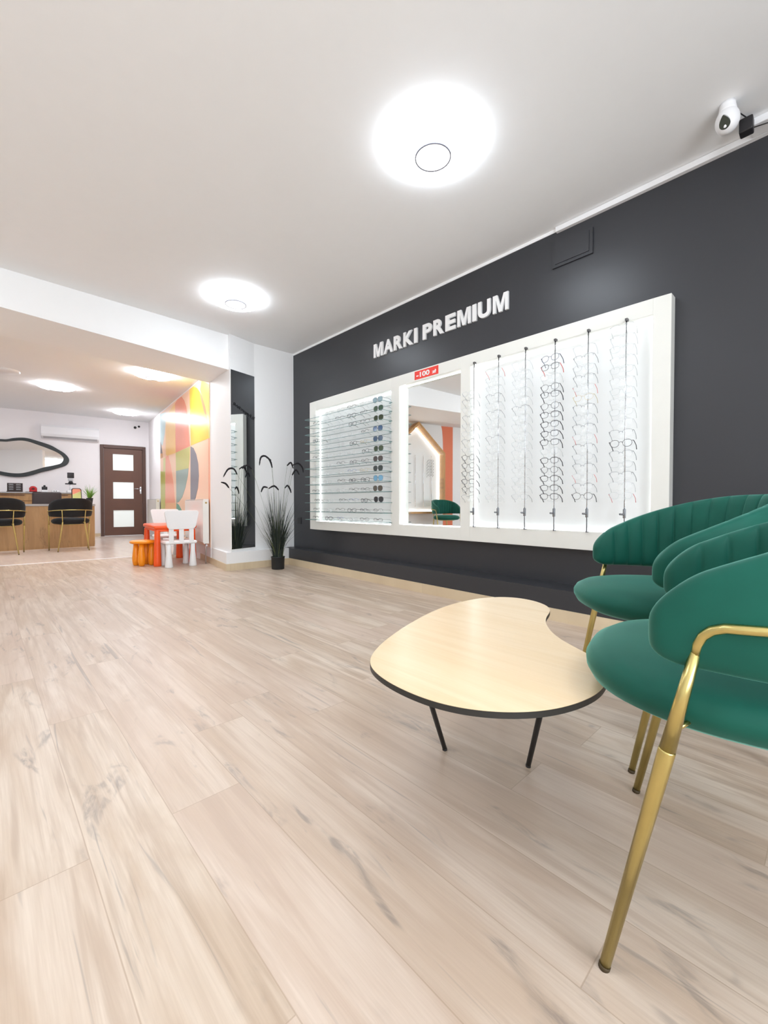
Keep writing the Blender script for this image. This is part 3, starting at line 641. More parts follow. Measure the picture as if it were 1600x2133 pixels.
# ---- rods with acrylic arms
RODS = [1.941, 1.728, 1.515, 1.304, 1.092, 0.876]
ORD = ['first', 'second', 'third', 'fourth', 'fifth', 'sixth']
NTH = ['first', 'second', 'third', 'fourth', 'fifth', 'sixth', 'seventh', 'eighth', 'ninth', 'tenth', 'eleventh', 'twelfth', 'thirteenth', 'fourteenth', 'fifteenth', 'sixteenth', 'seventeenth']
ROD_Z = [[0.786 + 0.0605 * k for k in range(16)][::-1] for _ in RODS]
ROD_Z[0] = [0.786 + 0.0605 * k for k in range(14)][::-1]
ROD_Z[3] = [1.683, 1.627, 1.562, 1.496, 1.449, 1.374, 1.318, 1.256, 1.195, 1.139, 1.080, 1.021, 0.960, 0.903, 0.842, 0.786]
ROD_Z[5] = [0.786 + 0.0605 * k for k in range(17)][::-1]
XR = 2.776
for i, y in enumerate(RODS):
    rd = empty('display_rod', (XR, y, 0.568), 0, f'slim chrome eyewear rod in the right light box, {ORD[i]} rod counted from the mirror', 'display rod', 'chrome rods in the right light box')
    MB().cyl((0, 0, 0), (0, 0, 1.25), 0.0042, n=10).build('pole', M_chrome, rd)
    MB().box((-0.007, -0.007, 1.243), (0.018, 0.007, 1.257)).build('top_clip', M_cap, rd)
    MB().box((-0.005, -0.005, -0.010), (0.018, 0.005, 0.004)).build('bottom_clip', M_steel, rd)
    b = MB(); b.rbox((-0.009, -0.007, 0.085), (0.007, 0.007, 0.140), 0.003); b.cyl((-0.006, 0, 0.108), (-0.004, 0.026, 0.108), 0.006, n=10); b.build('lock', M_steel, rd)
    for z in ROD_Z[i]:
        b = MB(); b.box((-0.05, -0.022, z - 0.568 - 0.030), (0.012, 0.022, z - 0.568 - 0.0275)); b.box((-0.064, -0.010, z - 0.568 - 0.0275), (-0.052, 0.010, z - 0.568 - 0.008))
        b.build('acrylic_arm', M_acryl, rd)
# ---- eyeglasses
def rim_pts(cx, w, h, e, n=22, drop=0.0):
    o_ = []
    for i in range(n):
        a = 2 * PI * i / n; ca, sa = math.cos(a), math.sin(a)
        x = math.copysign(abs(ca) ** e, ca) * w; z = math.copysign(abs(sa) ** e, sa) * h
        if sa < 0: x *= 1 - drop * abs(sa)
        o_.append((cx + x, 0.004 * (1 - abs(cx + x) / 0.06), z))
    return o_
def glasses_proto(name, mf, mtmp, ml, w=0.0255, h=0.0185, e=0.62, r=0.0014, drop=0.12, half=False, droop=0.55, tl=0.105, topr=None, tr=0.0017):
    """[(part name, mesh)] of one pair; front in the xz plane, temples towards -y"""
    parts = []; b = MB(); lens = []
    for s in (-1, 1):
        p = rim_pts(s * 0.0345, w, h, e, drop=drop)
        if half:
            top = [q for q in p if q[2] > -0.004]; top.sort(key=lambda q: q[0]); b.tube(top, r, 6)
        else: b.tube(p, r, 6, closed=True)
        if topr: top = sorted([q for q in p if q[2] > 0.002], key=lambda q: q[0]); b.tube(top, topr, 6)
        lens.append(p)
    b.tube([(-0.0105, 0.004, 0.004), (-0.004, 0.006, 0.008), (0.004, 0.006, 0.008), (0.0105, 0.004, 0.004)], r * 1.15, 6)
    for s in (-1, 1): b.tube([(s * (0.0345 + w), 0.002, h * 0.55), (s * 0.066, -0.002, h * 0.55)], max(r, .0016), 6)
    parts.append(('frame_front', b.mesh('frame_front', mf)))
    for s in (0, 1):
        b = MB(); b.add([(x, y, z) for x, y, z in lens[s]], [tuple(range(len(lens[s])))]); b.add([(x, y - .0012, z) for x, y, z in lens[s]], [tuple(range(len(lens[s])))[::-1]])
        parts.append(('lens', b.mesh('lens', ml)))
    for s in (-1, 1):
        ca, sa = math.cos(droop), math.sin(droop); z0 = h * 0.55
        P = [(s * 0.066, -0.002, z0), (s * 0.067, -0.03 * ca, z0 - 0.03 * sa), (s * 0.066, -tl * 0.75 * ca, z0 - tl * .75 * sa), (s * 0.064, -tl * ca, z0 - tl * sa - 0.014)]
        parts.append(('temple', MB().tube(P, [tr, tr, tr, tr * 1.2], 6).mesh('temple', mtmp)))
    return parts
def put_glasses(parts, loc, rz, label, cat, group, tilt=0.0):
    t = empty('sunglasses' if cat == 'sunglasses' else 'eyeglasses', loc, rz, label, cat, group); t.rotation_euler = (tilt, 0, rz)
    for n_, me in parts:
        o = bpy.data.objects.new(n_, me); C.objects.link(o); o.parent = t
    return t
PR = {
 'black': glasses_proto('g', M_fblack, M_fblack, M_clens, r=0.0013, topr=0.0019, tr=0.0024, tl=0.064),
 'round black': glasses_proto('g', M_fblack, M_fblack, M_clens, e=0.85, h=0.0205, w=0.0245, r=0.0012, tr=0.002, tl=0.064),
 'dark blue': glasses_proto('g', mat('navy_frame', srgb(84, 88, 112), .35), mat('navy_temple', srgb(80, 84, 108), .35), M_clens, e=0.8, h=0.020, r=0.0013, tr=0.002, tl=0.064),
 'red-templed black': glasses_proto('g', M_fblack, M_fred, M_clens, e=0.66, r=0.0013, topr=0.0018, tr=0.0022, tl=0.064),
 'half-rim grey': glasses_proto('g', M_fgrey, M_fgrey, M_clens, half=True, r=0.0009, tr=0.0012, tl=0.064),
 'rimless silver': glasses_proto('g', M_fsilver, M_fsilver, M_clens, half=True, r=0.0005, tr=0.0008, tl=0.064),
 'crystal clear': glasses_proto('g', M_fclear, M_fclear, M_clens, r=0.0009, tr=0.0012, tl=0.064),
 'thin grey': glasses_proto('g', M_fsilver, M_fgrey, M_clens, e=.75, r=0.0007, tr=0.0012, tl=0.064),
 'red-templed clear': glasses_proto('g', M_fclear, M_fred, M_clens, r=0.0008, tr=0.0014, tl=0.064),
 'pale gold': glasses_proto('g', M_fgold, M_fgold, M_clens, e=.8, r=0.0008, tr=0.0012, tl=0.064),
}
rg = random.Random(3)
KIND = [
 ['thin grey', 'half-rim grey', 'rimless silver', 'half-rim grey', 'thin grey', 'crystal clear', 'half-rim grey', 'thin grey', 'round black', 'round black', 'round black', 'black', 'round black', 'half-rim grey'],
 ['red-templed clear', 'crystal clear', 'rimless silver', 'half-rim grey', 'crystal clear', 'half-rim grey', 'crystal clear', 'rimless silver', 'half-rim grey', 'crystal clear', 'rimless silver', 'crystal clear', 'rimless silver', 'crystal clear', 'rimless silver', 'crystal clear'],
 ['rimless silver', 'crystal clear', 'rimless silver', 'crystal clear', 'rimless silver', 'half-rim grey', 'crystal clear', 'rimless silver', 'crystal clear', 'crystal clear', 'rimless silver', 'crystal clear', 'rimless silver', 'crystal clear', 'rimless silver', 'thin grey'],
 ['dark blue', 'red-templed black', 'crystal clear', 'round black', 'black', 'round black', 'black', 'black', 'black', 'black', 'crystal clear', 'black', 'round black', 'black', 'black', 'black'],
 ['rimless silver', 'half-rim grey', 'thin grey', 'half-rim grey', 'red-templed clear', 'pale gold', 'half-rim grey', 'thin grey', 'half-rim grey', 'red-templed clear', 'half-rim grey', 'thin grey', 'half-rim grey', 'red-templed clear', 'half-rim grey', 'round black'],
 ['crystal clear', 'rimless silver', 'crystal clear', 'rimless silver', 'crystal clear', 'rimless silver', 'crystal clear', 'rimless silver', 'crystal clear', 'rimless silver', 'half-rim grey', 'round black', 'half-rim grey', 'thin grey', 'half-rim grey', 'rimless silver', 'red-templed clear'],
]
for i, y in enumerate(RODS):
    for k, z in enumerate(ROD_Z[i]):
        kd = KIND[i][k]
        put_glasses(PR[kd], (2.706, y, z), R(90) + rg.uniform(-.10, .06), f'{kd} eyeglasses on {ORD[i]} rod from the mirror, {NTH[k]} from the top', 'eyeglasses', 'eyeglasses on the chrome rods', tilt=rg.uniform(-.05, .05))
# ---- glass shelves with sunglasses and frames
SZ = [1.678, 1.596, 1.508, 1.410, 1.317, 1.224, 1.130, 1.042, 0.951, 0.855, 0.752, 0.653, 0.564]
for i, z in enumerate(SZ):
    o = MB().prism([(2.860, 2.90), (2.790, 2.90), (2.790, 2.855), (2.668, 2.855), (2.668, 4.135), (2.790, 4.135), (2.790, 4.09), (2.860, 4.09)], z - 0.005, z, mi=0, mside=1).build('glass_shelf', [M_glass, M_gedge])
    tag(o, f'narrow glass shelf in the left light box, {NTH[i]} shelf from the top', 'shelf', 'glass shelves in the left light box')
SG = [glasses_proto('s', M_fgrey, M_fgrey, SUN[j], w=0.031, h=0.0265, e=0.78, r=0.0012, drop=0.22, droop=0.05, tl=0.12, tr=0.0014) for j in range(11)]
SGN = ['pale blue-grey', 'green', 'olive', 'blue', 'slate blue', 'moss green', 'brown', 'dark green', 'light blue', 'taupe', 'black']
PS = {
 'black rectangular': glasses_proto('t', M_fblack, M_fblack, M_clens, r=0.0018, droop=0.05, tl=0.12, tr=.0018),
 'half-rim grey': glasses_proto('t', M_cap, M_cap, M_clens, half=True, r=0.0017, droop=0.05, tl=0.12, tr=.0012),
 'crystal clear': glasses_proto('t', M_fclear, M_fclear, M_clens, r=0.0010, droop=0.05, tl=0.12, tr=.0012),
 'pale gold': glasses_proto('t', M_fgold, M_fgold, M_clens, e=.8, r=0.0009, droop=0.05, tl=0.12, tr=.0012),
 'blue-rimmed': glasses_proto('t', M_fblue, M_fgrey, M_clens, half=True, r=0.0011, droop=0.05, tl=0.12, tr=.0012),
}
SK = [['crystal clear', 'half-rim grey', 'crystal clear', 'crystal clear', 'crystal clear'], ['half-rim grey', 'black rectangular', 'half-rim grey', 'crystal clear', 'half-rim grey'],
      ['half-rim grey', 'black rectangular', 'crystal clear', 'crystal clear', 'crystal clear'], ['half-rim grey', 'crystal clear', 'crystal clear', 'crystal clear', 'black rectangular'],
      ['pale gold', 'black rectangular', 'crystal clear', 'crystal clear', 'crystal clear'], ['black rectangular', 'crystal clear', 'crystal clear', 'crystal clear', 'half-rim grey'],
      ['half-rim grey', 'black rectangular', 'half-rim grey', 'crystal clear', 'crystal clear'], ['pale gold', 'blue-rimmed', 'crystal clear', 'crystal clear', 'crystal clear'],
      ['black rectangular', 'black rectangular', 'half-rim grey', 'crystal clear', 'crystal clear'], ['half-rim grey', 'half-rim grey', 'crystal clear', 'crystal clear', 'half-rim grey'],
      ['black rectangular', 'blue-rimmed', 'half-rim grey', 'crystal clear', 'half-rim grey'], ['half-rim grey', 'black rectangular', 'half-rim grey', 'crystal clear', 'half-rim grey'],
      ['half-rim grey', 'crystal clear', 'blue-rimmed', 'black rectangular', 'half-rim grey']]
for i, z in enumerate(SZ):
    if i < 11:
        put_glasses(SG[i], (2.705, 2.955 + rg.uniform(-.008, .008), z + 0.0275), R(90), f'{SGN[i]} sunglasses at right end of {NTH[i]} glass shelf from the top', 'sunglasses', 'sunglasses on the glass shelves')
    else:
        kd = 'half-rim grey'; put_glasses(PS[kd], (2.705, 2.955, z + 0.0195), R(90), f'{kd} eyeglasses at right end of {NTH[i]} glass shelf from the top', 'eyeglasses', 'eyeglasses on the glass shelves')
    for k in range(5):
        yy = (3.15, 3.33, 3.52, 3.74, 3.965)[k] + rg.uniform(-.02, .02)
        put_glasses(PS[SK[i][k]], (2.705, yy, z + 0.0195), R(90) + rg.uniform(-.2, .2), f'{SK[i][k]} eyeglasses on {NTH[i]} glass shelf from top, {NTH[k + 1]} from its right end', 'eyeglasses', 'eyeglasses on the glass shelves')

# ================================================================ PLANT BY THE PIER
pc = Vector((2.452, 4.36, 0))
pl = empty('potted_grass', (pc.x, pc.y, 0), 0, 'tall dark artificial grass with drooping plumes in a black pot before the white pier', 'plant')
pot_ = MB().lathe([(0.0, 0.0), (0.066, 0.0), (0.070, 0.006), (0.074, 0.132), (0.078, 0.134), (0.078, 0.142), (0.070, 0.142), (0.068, 0.125), (0.0, 0.122)], n=40).build('pot', M_pot, pl)
rp = random.Random(11); b = MB()
for i in range(330):
    a = rp.uniform(0, 2 * PI); r0 = 0.055 * math.sqrt(rp.random()); spread = rp.uniform(0.02, 0.30) * (0.6 + 0.4 * rp.random()); hgt = rp.uniform(0.35, 0.95) * (1 - 0.25 * spread / 0.3)
    if rp.random() < 0.25: hgt *= 0.6; spread *= 0.8
    if math.sin(a) > 0.3: spread *= 0.75
    p = []; w_ = rp.uniform(0.0018, 0.0034)
    for q in range(7):
        t = q / 6; p.append(Vector((math.cos(a) * (r0 + spread * t ** 1.6), math.sin(a) * (r0 + spread * t ** 1.6), 0.125 + hgt * (t - 0.10 * t ** 3))))
    side = Vector((-math.sin(a + rp.uniform(-1, 1)), math.cos(a + rp.uniform(-1, 1)), 0)); vs = []
    for q, pt in enumerate(p):
        ww = w_ * (1 - (q / 6) ** 2.2) + 0.0003; vs += [pt - side * ww, pt + side * ww + Vector((0, 0, 0.0004))]
    b.add(vs, [(2 * q, 2 * q + 1, 2 * q + 3, 2 * q + 2) for q in range(6)], 1 if rp.random() < .14 else 0)
b.build('leaves', [M_leaf, M_leaf2], pl)
PL = [[(2.20, 1.150), (2.218, 1.237), (2.27, 1.257), (2.339, 1.215)], [(2.25, 1.24), (2.285, 1.225), (2.310, 1.185), (2.325, 1.13)], [(2.005, 1.05), (1.968, 1.108), (1.906, 1.10), (1.854, 1.015)],
      [(1.905, 0.905), (1.870, 0.948), (1.82, 0.962)], [(2.177, 0.86), (2.205, 0.915), (2.253, 0.912)], [(2.273, 0.90), (2.343, 0.932), (2.396, 0.890)], [(2.511, 0.915), (2.542, 0.945), (2.575, 0.905), (2.590, 0.86)],
      [(2.575, 1.175), (2.624, 1.213), (2.656, 1.145)], [(2.599, 1.171), (2.68, 1.205), (2.740, 1.160), (2.752, 1.10)], [(2.640, 1.07), (2.690, 1.132), (2.735, 1.078)], [(2.08, 1.12), (2.14, 1.16), (2.19, 1.12)]]
PY = [4.30, 4.25, 4.42, 4.40, 4.22, 4.24, 4.30, 4.36, 4.30, 4.36, 4.46]
for pts_, yy in zip(PL, PY):
    P = [Vector((x - pc.x, yy - pc.y, z)) for x, z in pts_]; Q = []
    for i in range(len(P) - 1):
        p0 = P[max(0, i - 1)]; p1 = P[i]; p2 = P[i + 1]; p3 = P[min(len(P) - 1, i + 2)]
        for q in range(5):
            t = q / 5; Q.append(0.5 * ((2 * p1) + (p2 - p0) * t + (2 * p0 - 5 * p1 + 4 * p2 - p3) * t * t + (3 * p1 - p0 - 3 * p2 + p3) * t ** 3))
    Q.append(P[-1]); n = len(Q)
    # stem end: nearer to the pot centre
    ends = (Q[0], Q[-1]); root_end = 0 if abs(Q[0].x) < abs(Q[-1].x) else 1
    if root_end: Q = Q[::-1]
    rr = [0.004 + 0.0055 * math.sin(PI * min(1, (i + 1) / n)) + 0.0012 * (i % 2) for i in range(n)]; rr[-1] = 0.002
    ps = MB().tube(Q, rr, 8).build('plume', M_plume, pl)
    base_ = Vector((Q[0].x * 0.08, Q[0].y * 0.1, 0.125)); mid = Vector((Q[0].x * 0.55, Q[0].y * 0.6, 0.125 + (Q[0].z - .125) * 0.62))
    MB().tube([base_, base_.lerp(mid, .5) + Vector((0, 0, .02)), mid, mid.lerp(Q[0], .6) + Vector((0, 0, .012)), Q[0]], 0.0012, 6).build('stem', M_leaf2, ps)
# ================================================================ CHILDREN'S CORNER
def leg_prof(r_foot, r_mid, r_top, h):
    return [(0.0, 0.0), (r_foot * 0.94, 0.0), (r_foot, 0.008), (r_foot * 0.97, h * .12), ((r_foot + r_mid) / 2, h * .4), (r_mid, h * .7), (r_top, h * 0.96), (r_top, h)]
kt = empty('kids_table', (1.752, 5.86, 0), R(-5.6), 'orange-red plastic children\'s table with thick legs beside the white pier', 'table')
MB().rbox((-0.237, -0.395, 0.437), (0.237, 0.395, 0.482), 0.02, seg=4).build('tabletop', M_orange, kt)
MB().rbox((-0.215, -0.37, 0.405), (0.215, 0.37, 0.44), 0.012).build('apron', M_orange, kt)
for sx in (-1, 1):
    for sy in (-1, 1): MB().lathe(leg_prof(0.043, 0.034, 0.030, 0.425), (sx * 0.196, sy * 0.352, 0), 24).build('leg', M_orange, kt)
def kid_chair(loc, rz, label):
    t = empty('kids_chair', loc, rz, label, 'chair', 'white children\'s chairs')
    MB().rbox((-0.175, -0.165, 0.268), (0.175, 0.165, 0.305), 0.017, seg=4).build('seat', M_kidw, t)
    for sx in (-1, 1):
        for sy in (-1, 1): MB().lathe([(0.0, 0), (0.042, 0), (0.044, 0.008), (0.036, 0.08), (0.027, 0.18), (0.026, 0.275)], (sx * 0.132, sy * 0.13, 0), 22).build('leg', M_kidw, t)
    # rounded backrest panel, a little wider at the top
    pr = []
    def arc(cx, cz, r, a0, a1):
        for i in range(7): a = R(a0 + (a1 - a0) * i / 6); pr.append((cx + r * math.cos(a), cz + r * math.sin(a)))
    arc(0.155, 0.628, 0.032, 0, 90); arc(-0.155, 0.628, 0.032, 90, 180); arc(-0.110, 0.492, 0.05, 180, 270); arc(0.110, 0.492, 0.05, 270, 360)
    o_ = MB().prism(pr, -0.013, 0.013, lambda u, w, tt: (u, -0.165 + tt - (w - .44) * .06, w)).build('backrest', M_kidw, t); bevel(o_, 0.007, 3)
    for x in (-0.11, 0.0, 0.11): bevel(MB().box((x - 0.026, -0.166, 0.29), (x + 0.026, -0.146, 0.455)).build('back_slat', M_kidw, t), 0.006)
    return t
kc = kid_chair((1.722, 5.435, 0), R(-3), 'white plastic children\'s chair at the near end of the orange-red table')
place(kc, (1.935, 6.50, 0), R(178), 'white plastic children\'s chair at the far end of the orange-red table')
st = empty('kids_stool', (1.43, 5.74, 0), R(15), 'orange round plastic children\'s stool left of the orange-red table', 'stool')
MB().lathe([(0.0, 0.262), (0.12, 0.262), (0.142, 0.268), (0.150, 0.279), (0.147, 0.291), (0.13, 0.299), (0.0, 0.301)], n=44).build('seat', M_stool, st)
for i in range(4):
    a = R(45 + 90 * i); c_ = (0.085 * math.cos(a), 0.085 * math.sin(a), 0)
    MB().lathe([(0.0, 0), (0.025, 0), (0.033, 0.01), (0.041, 0.06), (0.040, 0.11), (0.031, 0.19), (0.026, 0.265)], c_, 20).build('leg', M_stool, st)

# ================================================================ RECEPTION DESK
dk = empty('reception_desk', (0.0, 8.9, 0), 0, 'long oak reception desk with thin grey worktop behind the black chairs', 'desk')
MB().box((-1.6, 0.0, 0.03), (1.455, 0.028, 0.698)).build('front_panel', M_desk, dk)
MB().box((-1.6, 0.004, 0.0), (1.45, 0.024, 0.03)).build('plinth', M_desk, dk)
bevel(MB().box((1.427, 0.028, 0.0), (1.455, 0.62, 0.698)).build('side_panel', M_desk, dk), .002)
bevel(MB().box((-1.6, 0.028, 0.0), (-1.572, 0.62, 0.698)).build('side_panel', M_desk, dk), .002)
bevel(MB().box((-1.61, -0.006, 0.698), (1.465, 0.63, 0.733)).build('worktop', M_wtop, dk), .003)
# back counter along the hall end wall
cb_ = empty('back_counter', dwp(-2.2, 0, 0), DA, 'oak drawer counter with grey top against the end wall, below the wavy mirror', 'cabinet')
CT0, CT1 = -1.75, 1.72
MB().box((CT0, -0.56, 0.0), (CT1, 0.0, 0.945)).build('cabinet_body', M_desk, cb_)
bevel(MB().box((CT0 - .01, -0.60, 0.945), (CT1 + .01, 0.0, 0.970)).build('worktop', M_wtop, cb_), .003)
nx = 5; w_ = (CT1 - CT0) / nx
for i in range(nx):
    for z0_, z1_ in ((0.80, 0.935), (0.10, 0.79)):
        d_ = bevel(MB().box((CT0 + i * w_ + .004, -0.578, z0_), (CT0 + (i + 1) * w_ - .004, -0.56, z1_)).build('drawer' if z0_ > .5 else 'cabinet_door', M_desk, cb_), .0015)
        MB().box((CT0 + i * w_ + .12, -0.592, z1_ - 0.03), (CT0 + (i + 1) * w_ - .12, -0.578, z1_ - 0.016)).build('handle', M_brownf, d_)
# things on the back counter
ZC = 0.9705
def at_c(x, y=11.15): return (x, y, ZC)
rk = empty('eyewear_rack', at_c(0.506), DA, 'dark counter rack with folded eyeglasses on the back counter at the left edge', 'rack')
bevel(MB().box((-0.118, 0.02, 0.0), (0.118, 0.04, 0.175)).build('back_board', M_leather, rk), .003)
MB().box((-0.118, -0.05, 0.0), (0.118, 0.02, 0.02)).build('base', M_leather, rk)
for i in range(3):
    for sx in (-1, 1):
        z = 0.045 + i * 0.045; b = MB(); b.box((sx * 0.055 - .035, -0.012, z - .004), (sx * .055 + .035, 0.02, z)); b.build('tray', M_grey, rk)
        b = MB(); b.tube(rim_pts(sx * .055 - .017, .014, .009, .8, 12), .0018, 5, closed=True); b.tube(rim_pts(sx * .055 + .017, .014, .009, .8, 12), .0018, 5, closed=True)
        g_ = b.build('displayed_frame', M_fclear, rk); g_.location = (0, -0.014, z + .012)
rd_ = empty('tape_dispenser', at_c(0.785), 0, 'round red glossy gadget on a dark mat on the back counter', 'gadget')
b = MB(); b.tube([(0.038 * math.cos(R(a)), -0.02, 0.062 + 0.034 * math.sin(R(a))) for a in range(0, 360, 15)], 0.026, 12, closed=True); b.rbox((-0.062, -0.055, 0.008), (0.062, 0.03, 0.035), 0.01); b.build('body', M_redobj, rd_)
MB().cyl((0, -0.05, 0.062), (0, 0.005, 0.062), 0.016, n=20).build('hub', M_leather, rd_)
tag(MB().rbox((0.665, 11.05, ZC), (0.90, 11.21, ZC + 0.007), 0.003).build('desk_mat', M_blackp), 'thin black mat under the red gadget on the back counter', 'mat')
bx_ = empty('card_terminal', at_c(0.967), 0, 'small black device with a round knob on a white stand on the back counter', 'device')
MB().rbox((-0.045, -0.03, 0.05), (0.045, 0.02, 0.115), 0.008).build('body', M_blackp, bx_); MB().cyl((0, 0, 0.11), (0, 0, 0.145), 0.02, 0.016, 16).build('knob', M_blackp, bx_); MB().rbox((-0.05, -0.04, 0.0), (0.05, 0.03, 0.05), 0.006).build('stand', M_acw, bx_)
wv = empty('card_reader', at_c(1.137, 11.12), 0, 'white flat device with two dark dots on the back counter', 'device')
MB().rbox((-0.06, -0.05, 0.0), (0.055, 0.04, 0.045), 0.01).build('body', M_acw, wv)
for x in (-0.022, 0.014): MB().cyl((x, -0.056, 0.026), (x, -0.048, 0.026), 0.008, n=14).build('button', M_blackp, wv)
tag(MB().rbox((1.20, 11.05, ZC), (1.31, 11.2, ZC + 0.015), 0.005).build('paper_stack', M_acw), 'low white paper stack on the back counter right of the white device', 'papers')
oi = empty('optical_instrument', at_c(1.41, 11.2), 0, 'white optician\'s instrument with a dark square head at the right end of the back counter', 'instrument')
b = MB(); b.rbox((-0.07, -0.07, 0.0), (0.07, 0.07, 0.05), 0.012); b.cyl((0, 0, 0.05), (0, 0, 0.18), 0.028, 0.02, 18); b.build('base', M_acw, oi)
b = MB(); b.rbox((-0.095, -0.03, 0.175), (0.095, 0.03, 0.20), 0.008); b.cyl((0, -.01, 0.2), (0, -.01, 0.245), 0.045, 0.03, 20); b.build('chin_rest', M_blackp, oi)
b = MB(); b.rbox((-0.045, -0.03, 0.245), (0.045, 0.03, 0.315), 0.012); b.build('optics', M_grey, oi)
MB().rbox((-0.058, -0.035, 0.31), (0.058, 0.02, 0.425), 0.008).build('screen', M_blackp, oi)
# office chair behind the desk
oc = empty('office_chair', (0.90, 9.95, 0), R(180), 'dark brown leather office chair between the desk and the back counter', 'chair')
o_ = MB().rbox((-0.215, -0.05, 0.50), (0.215, 0.0, 0.95), 0.03, seg=4).build('backrest', M_leather, oc)
MB().rbox((-0.22, 0.0, 0.40), (0.22, 0.44, 0.47), 0.03, seg=4).build('seat', M_leather, oc)
MB().cyl((0, 0.2, 0.10), (0, 0.2, 0.40), 0.025, n=16).build('gas_lift', M_chrome, oc)
for i in range(5):
    a = R(72 * i + 18); l_ = MB().tube([(0, 0.2, 0.11), (0.27 * math.cos(a), 0.2 + 0.27 * math.sin(a), 0.075)], [0.022, 0.014], 8).build('leg', M_blackm, oc)
    MB().cyl((0.27 * math.cos(a) - .015, 0.2 + 0.27 * math.sin(a), 0.028), (0.27 * math.cos(a) + .015, 0.2 + 0.27 * math.sin(a), 0.028), 0.028, n=16).build('castor', M_blackp, l_)
# mirror and plant on the desk
def rrect(w, h, r, n=6):
    o_ = []
    for cx, cy, a0 in ((w / 2 - r, h / 2 - r, 0), (-w / 2 + r, h / 2 - r, 90), (-w / 2 + r, -h / 2 + r, 180), (w / 2 - r, -h / 2 + r, 270)):
        for i in range(n + 1): a = R(a0 + 90 * i / n); o_.append((cx + r * math.cos(a), cy + r * math.sin(a)))
    return o_
dm = empty('table_mirror', (1.255, 9.3, 0.733), R(8), 'small black-framed table mirror on the desk beside the green plant', 'mirror')
tl = lambda u, w, t: (u, 0.0 + t + (w) * 0.12, 0.142 + w)
MB().prism(rrect(0.150, 0.275, 0.035), -0.008, 0.008, tl).build('mirror_frame', M_leather, dm)
MB().prism(rrect(0.128, 0.250, 0.028), -0.0095, -0.008, tl).build('mirror_glass', M_mirror, dm)
b = MB(); b.box((-0.06, -0.04, 0), (0.06, 0.06, 0.008)); b.tube([(0, 0.04, 0.008), (0, 0.02, 0.10)], 0.006, 8); b.build('stand', M_leather, dm)
dpn = empty('desk_plant', (1.435, 9.22, 0.733), 0, 'bright green grassy plant in a small dark pot at the right end of the desk', 'plant')
MB().lathe([(0.0, 0.0), (0.040, 0.0), (0.052, 0.10), (0.055, 0.102), (0.055, 0.108), (0.048, 0.108), (0.046, 0.095), (0.0, 0.093)], n=28).build('pot', M_pot, dpn)
b = MB(); rp = random.Random(5)
for i in range(95):
    a = rp.uniform(0, 2 * PI); sp_ = rp.uniform(0.02, 0.13); hg = rp.uniform(0.14, 0.33) * (1 - .3 * sp_ / .13); w2 = rp.uniform(.002, .0045); side = Vector((-math.sin(a + .8), math.cos(a + .8), 0)); vs = []
    for q in range(6):
        t = q / 5; pt = Vector((math.cos(a) * (.02 + sp_ * t ** 1.7), math.sin(a) * (.02 + sp_ * t ** 1.7), .09 + hg * (t - .12 * t ** 3))); ww = w2 * (1 - t ** 2) + .0004
        vs += [pt - side * ww, pt + side * ww]
    b.add(vs, [(2 * q, 2 * q + 1, 2 * q + 3, 2 * q + 2) for q in range(5)])
b.build('leaves', M_lgreen, dpn)

# ================================================================ END WALL OF THE HALL
WAVY_OUT = [(0.316, 2.049), (0.411, 2.047), (0.506, 2.08), (0.636, 2.104), (0.751, 2.102), (0.883, 2.065), (1.019, 2.022), (1.139, 1.977), (1.243, 1.907), (1.348, 1.836), (1.41, 1.761), (1.436, 1.696), (1.417, 1.616), (1.363, 1.557), (1.273, 1.519), (1.185, 1.481), (1.08, 1.443), (0.96, 1.405), (0.858, 1.357), (0.741, 1.314), (0.626, 1.29), (0.496, 1.29), (0.385, 1.307), (0.307, 1.325), (0.077, 1.368), (-0.088, 1.402), (-0.189, 1.499), (-0.216, 1.659), (-0.156, 1.826), (-0.021, 1.958), (0.162, 2.036)]
WAVY_IN = [(0.316, 2.003), (0.41, 2.004), (0.506, 2.027), (0.635, 2.049), (0.75, 2.039), (0.883, 1.989), (1.018, 1.939), (1.103, 1.901), (1.198, 1.859), (1.286, 1.798), (1.326, 1.745), (1.338, 1.705), (1.319, 1.644), (1.274, 1.597), (1.195, 1.566), (1.116, 1.54), (1.03, 1.518), (0.927, 1.476), (0.825, 1.432), (0.725, 1.393), (0.627, 1.367), (0.497, 1.364), (0.386, 1.381), (0.308, 1.398), (0.078, 1.44), (-0.05, 1.475), (-0.138, 1.542), (-0.158, 1.663), (-0.105, 1.789), (0.008, 1.908), (0.169, 1.984)]
wm = empty('wavy_mirror', dwp(tx(0.62), 0, 1.70), DA, 'large wavy organic-shaped wall mirror with thick black frame on the hall end wall', 'mirror')
def loc2(P, it=1): return relax(catmull([((x - 2.012) / ed.x - tx(0.62), z - 1.70) for x, z in P], 4), it)
WO = loc2(WAVY_OUT, 3); WI = loc2(WAVY_IN, 3); n = len(WO)
fnw = lambda p, d: (p[0], -d, p[1])
b = MB(); vs = [fnw(p, 0.0) for p in WO] + [fnw(p, 0.045) for p in WO] + [fnw(p, 0.045) for p in WI] + [fnw(p, 0.008) for p in WI]
fs = []
for k in range(3):
    for i in range(n): j = (i + 1) % n; fs.append((k * n + i, k * n + j, (k + 1) * n + j, (k + 1) * n + i))
b.add(vs, fs); bevel(b.build('mirror_frame', mat('dark_slate_frame', srgb(44, 50, 52), .45), wm), .006, 2)
MB().prism(WO, 0.004, 0.010, lambda u, w, t: (u * .985, -t, w * .985)).build('mirror_glass', M_mirror, wm)
ac = empty('air_conditioner', dwp(-0.545, 0, 2.122), DA, 'white split air conditioner high on the hall end wall left of the door', 'air conditioner')
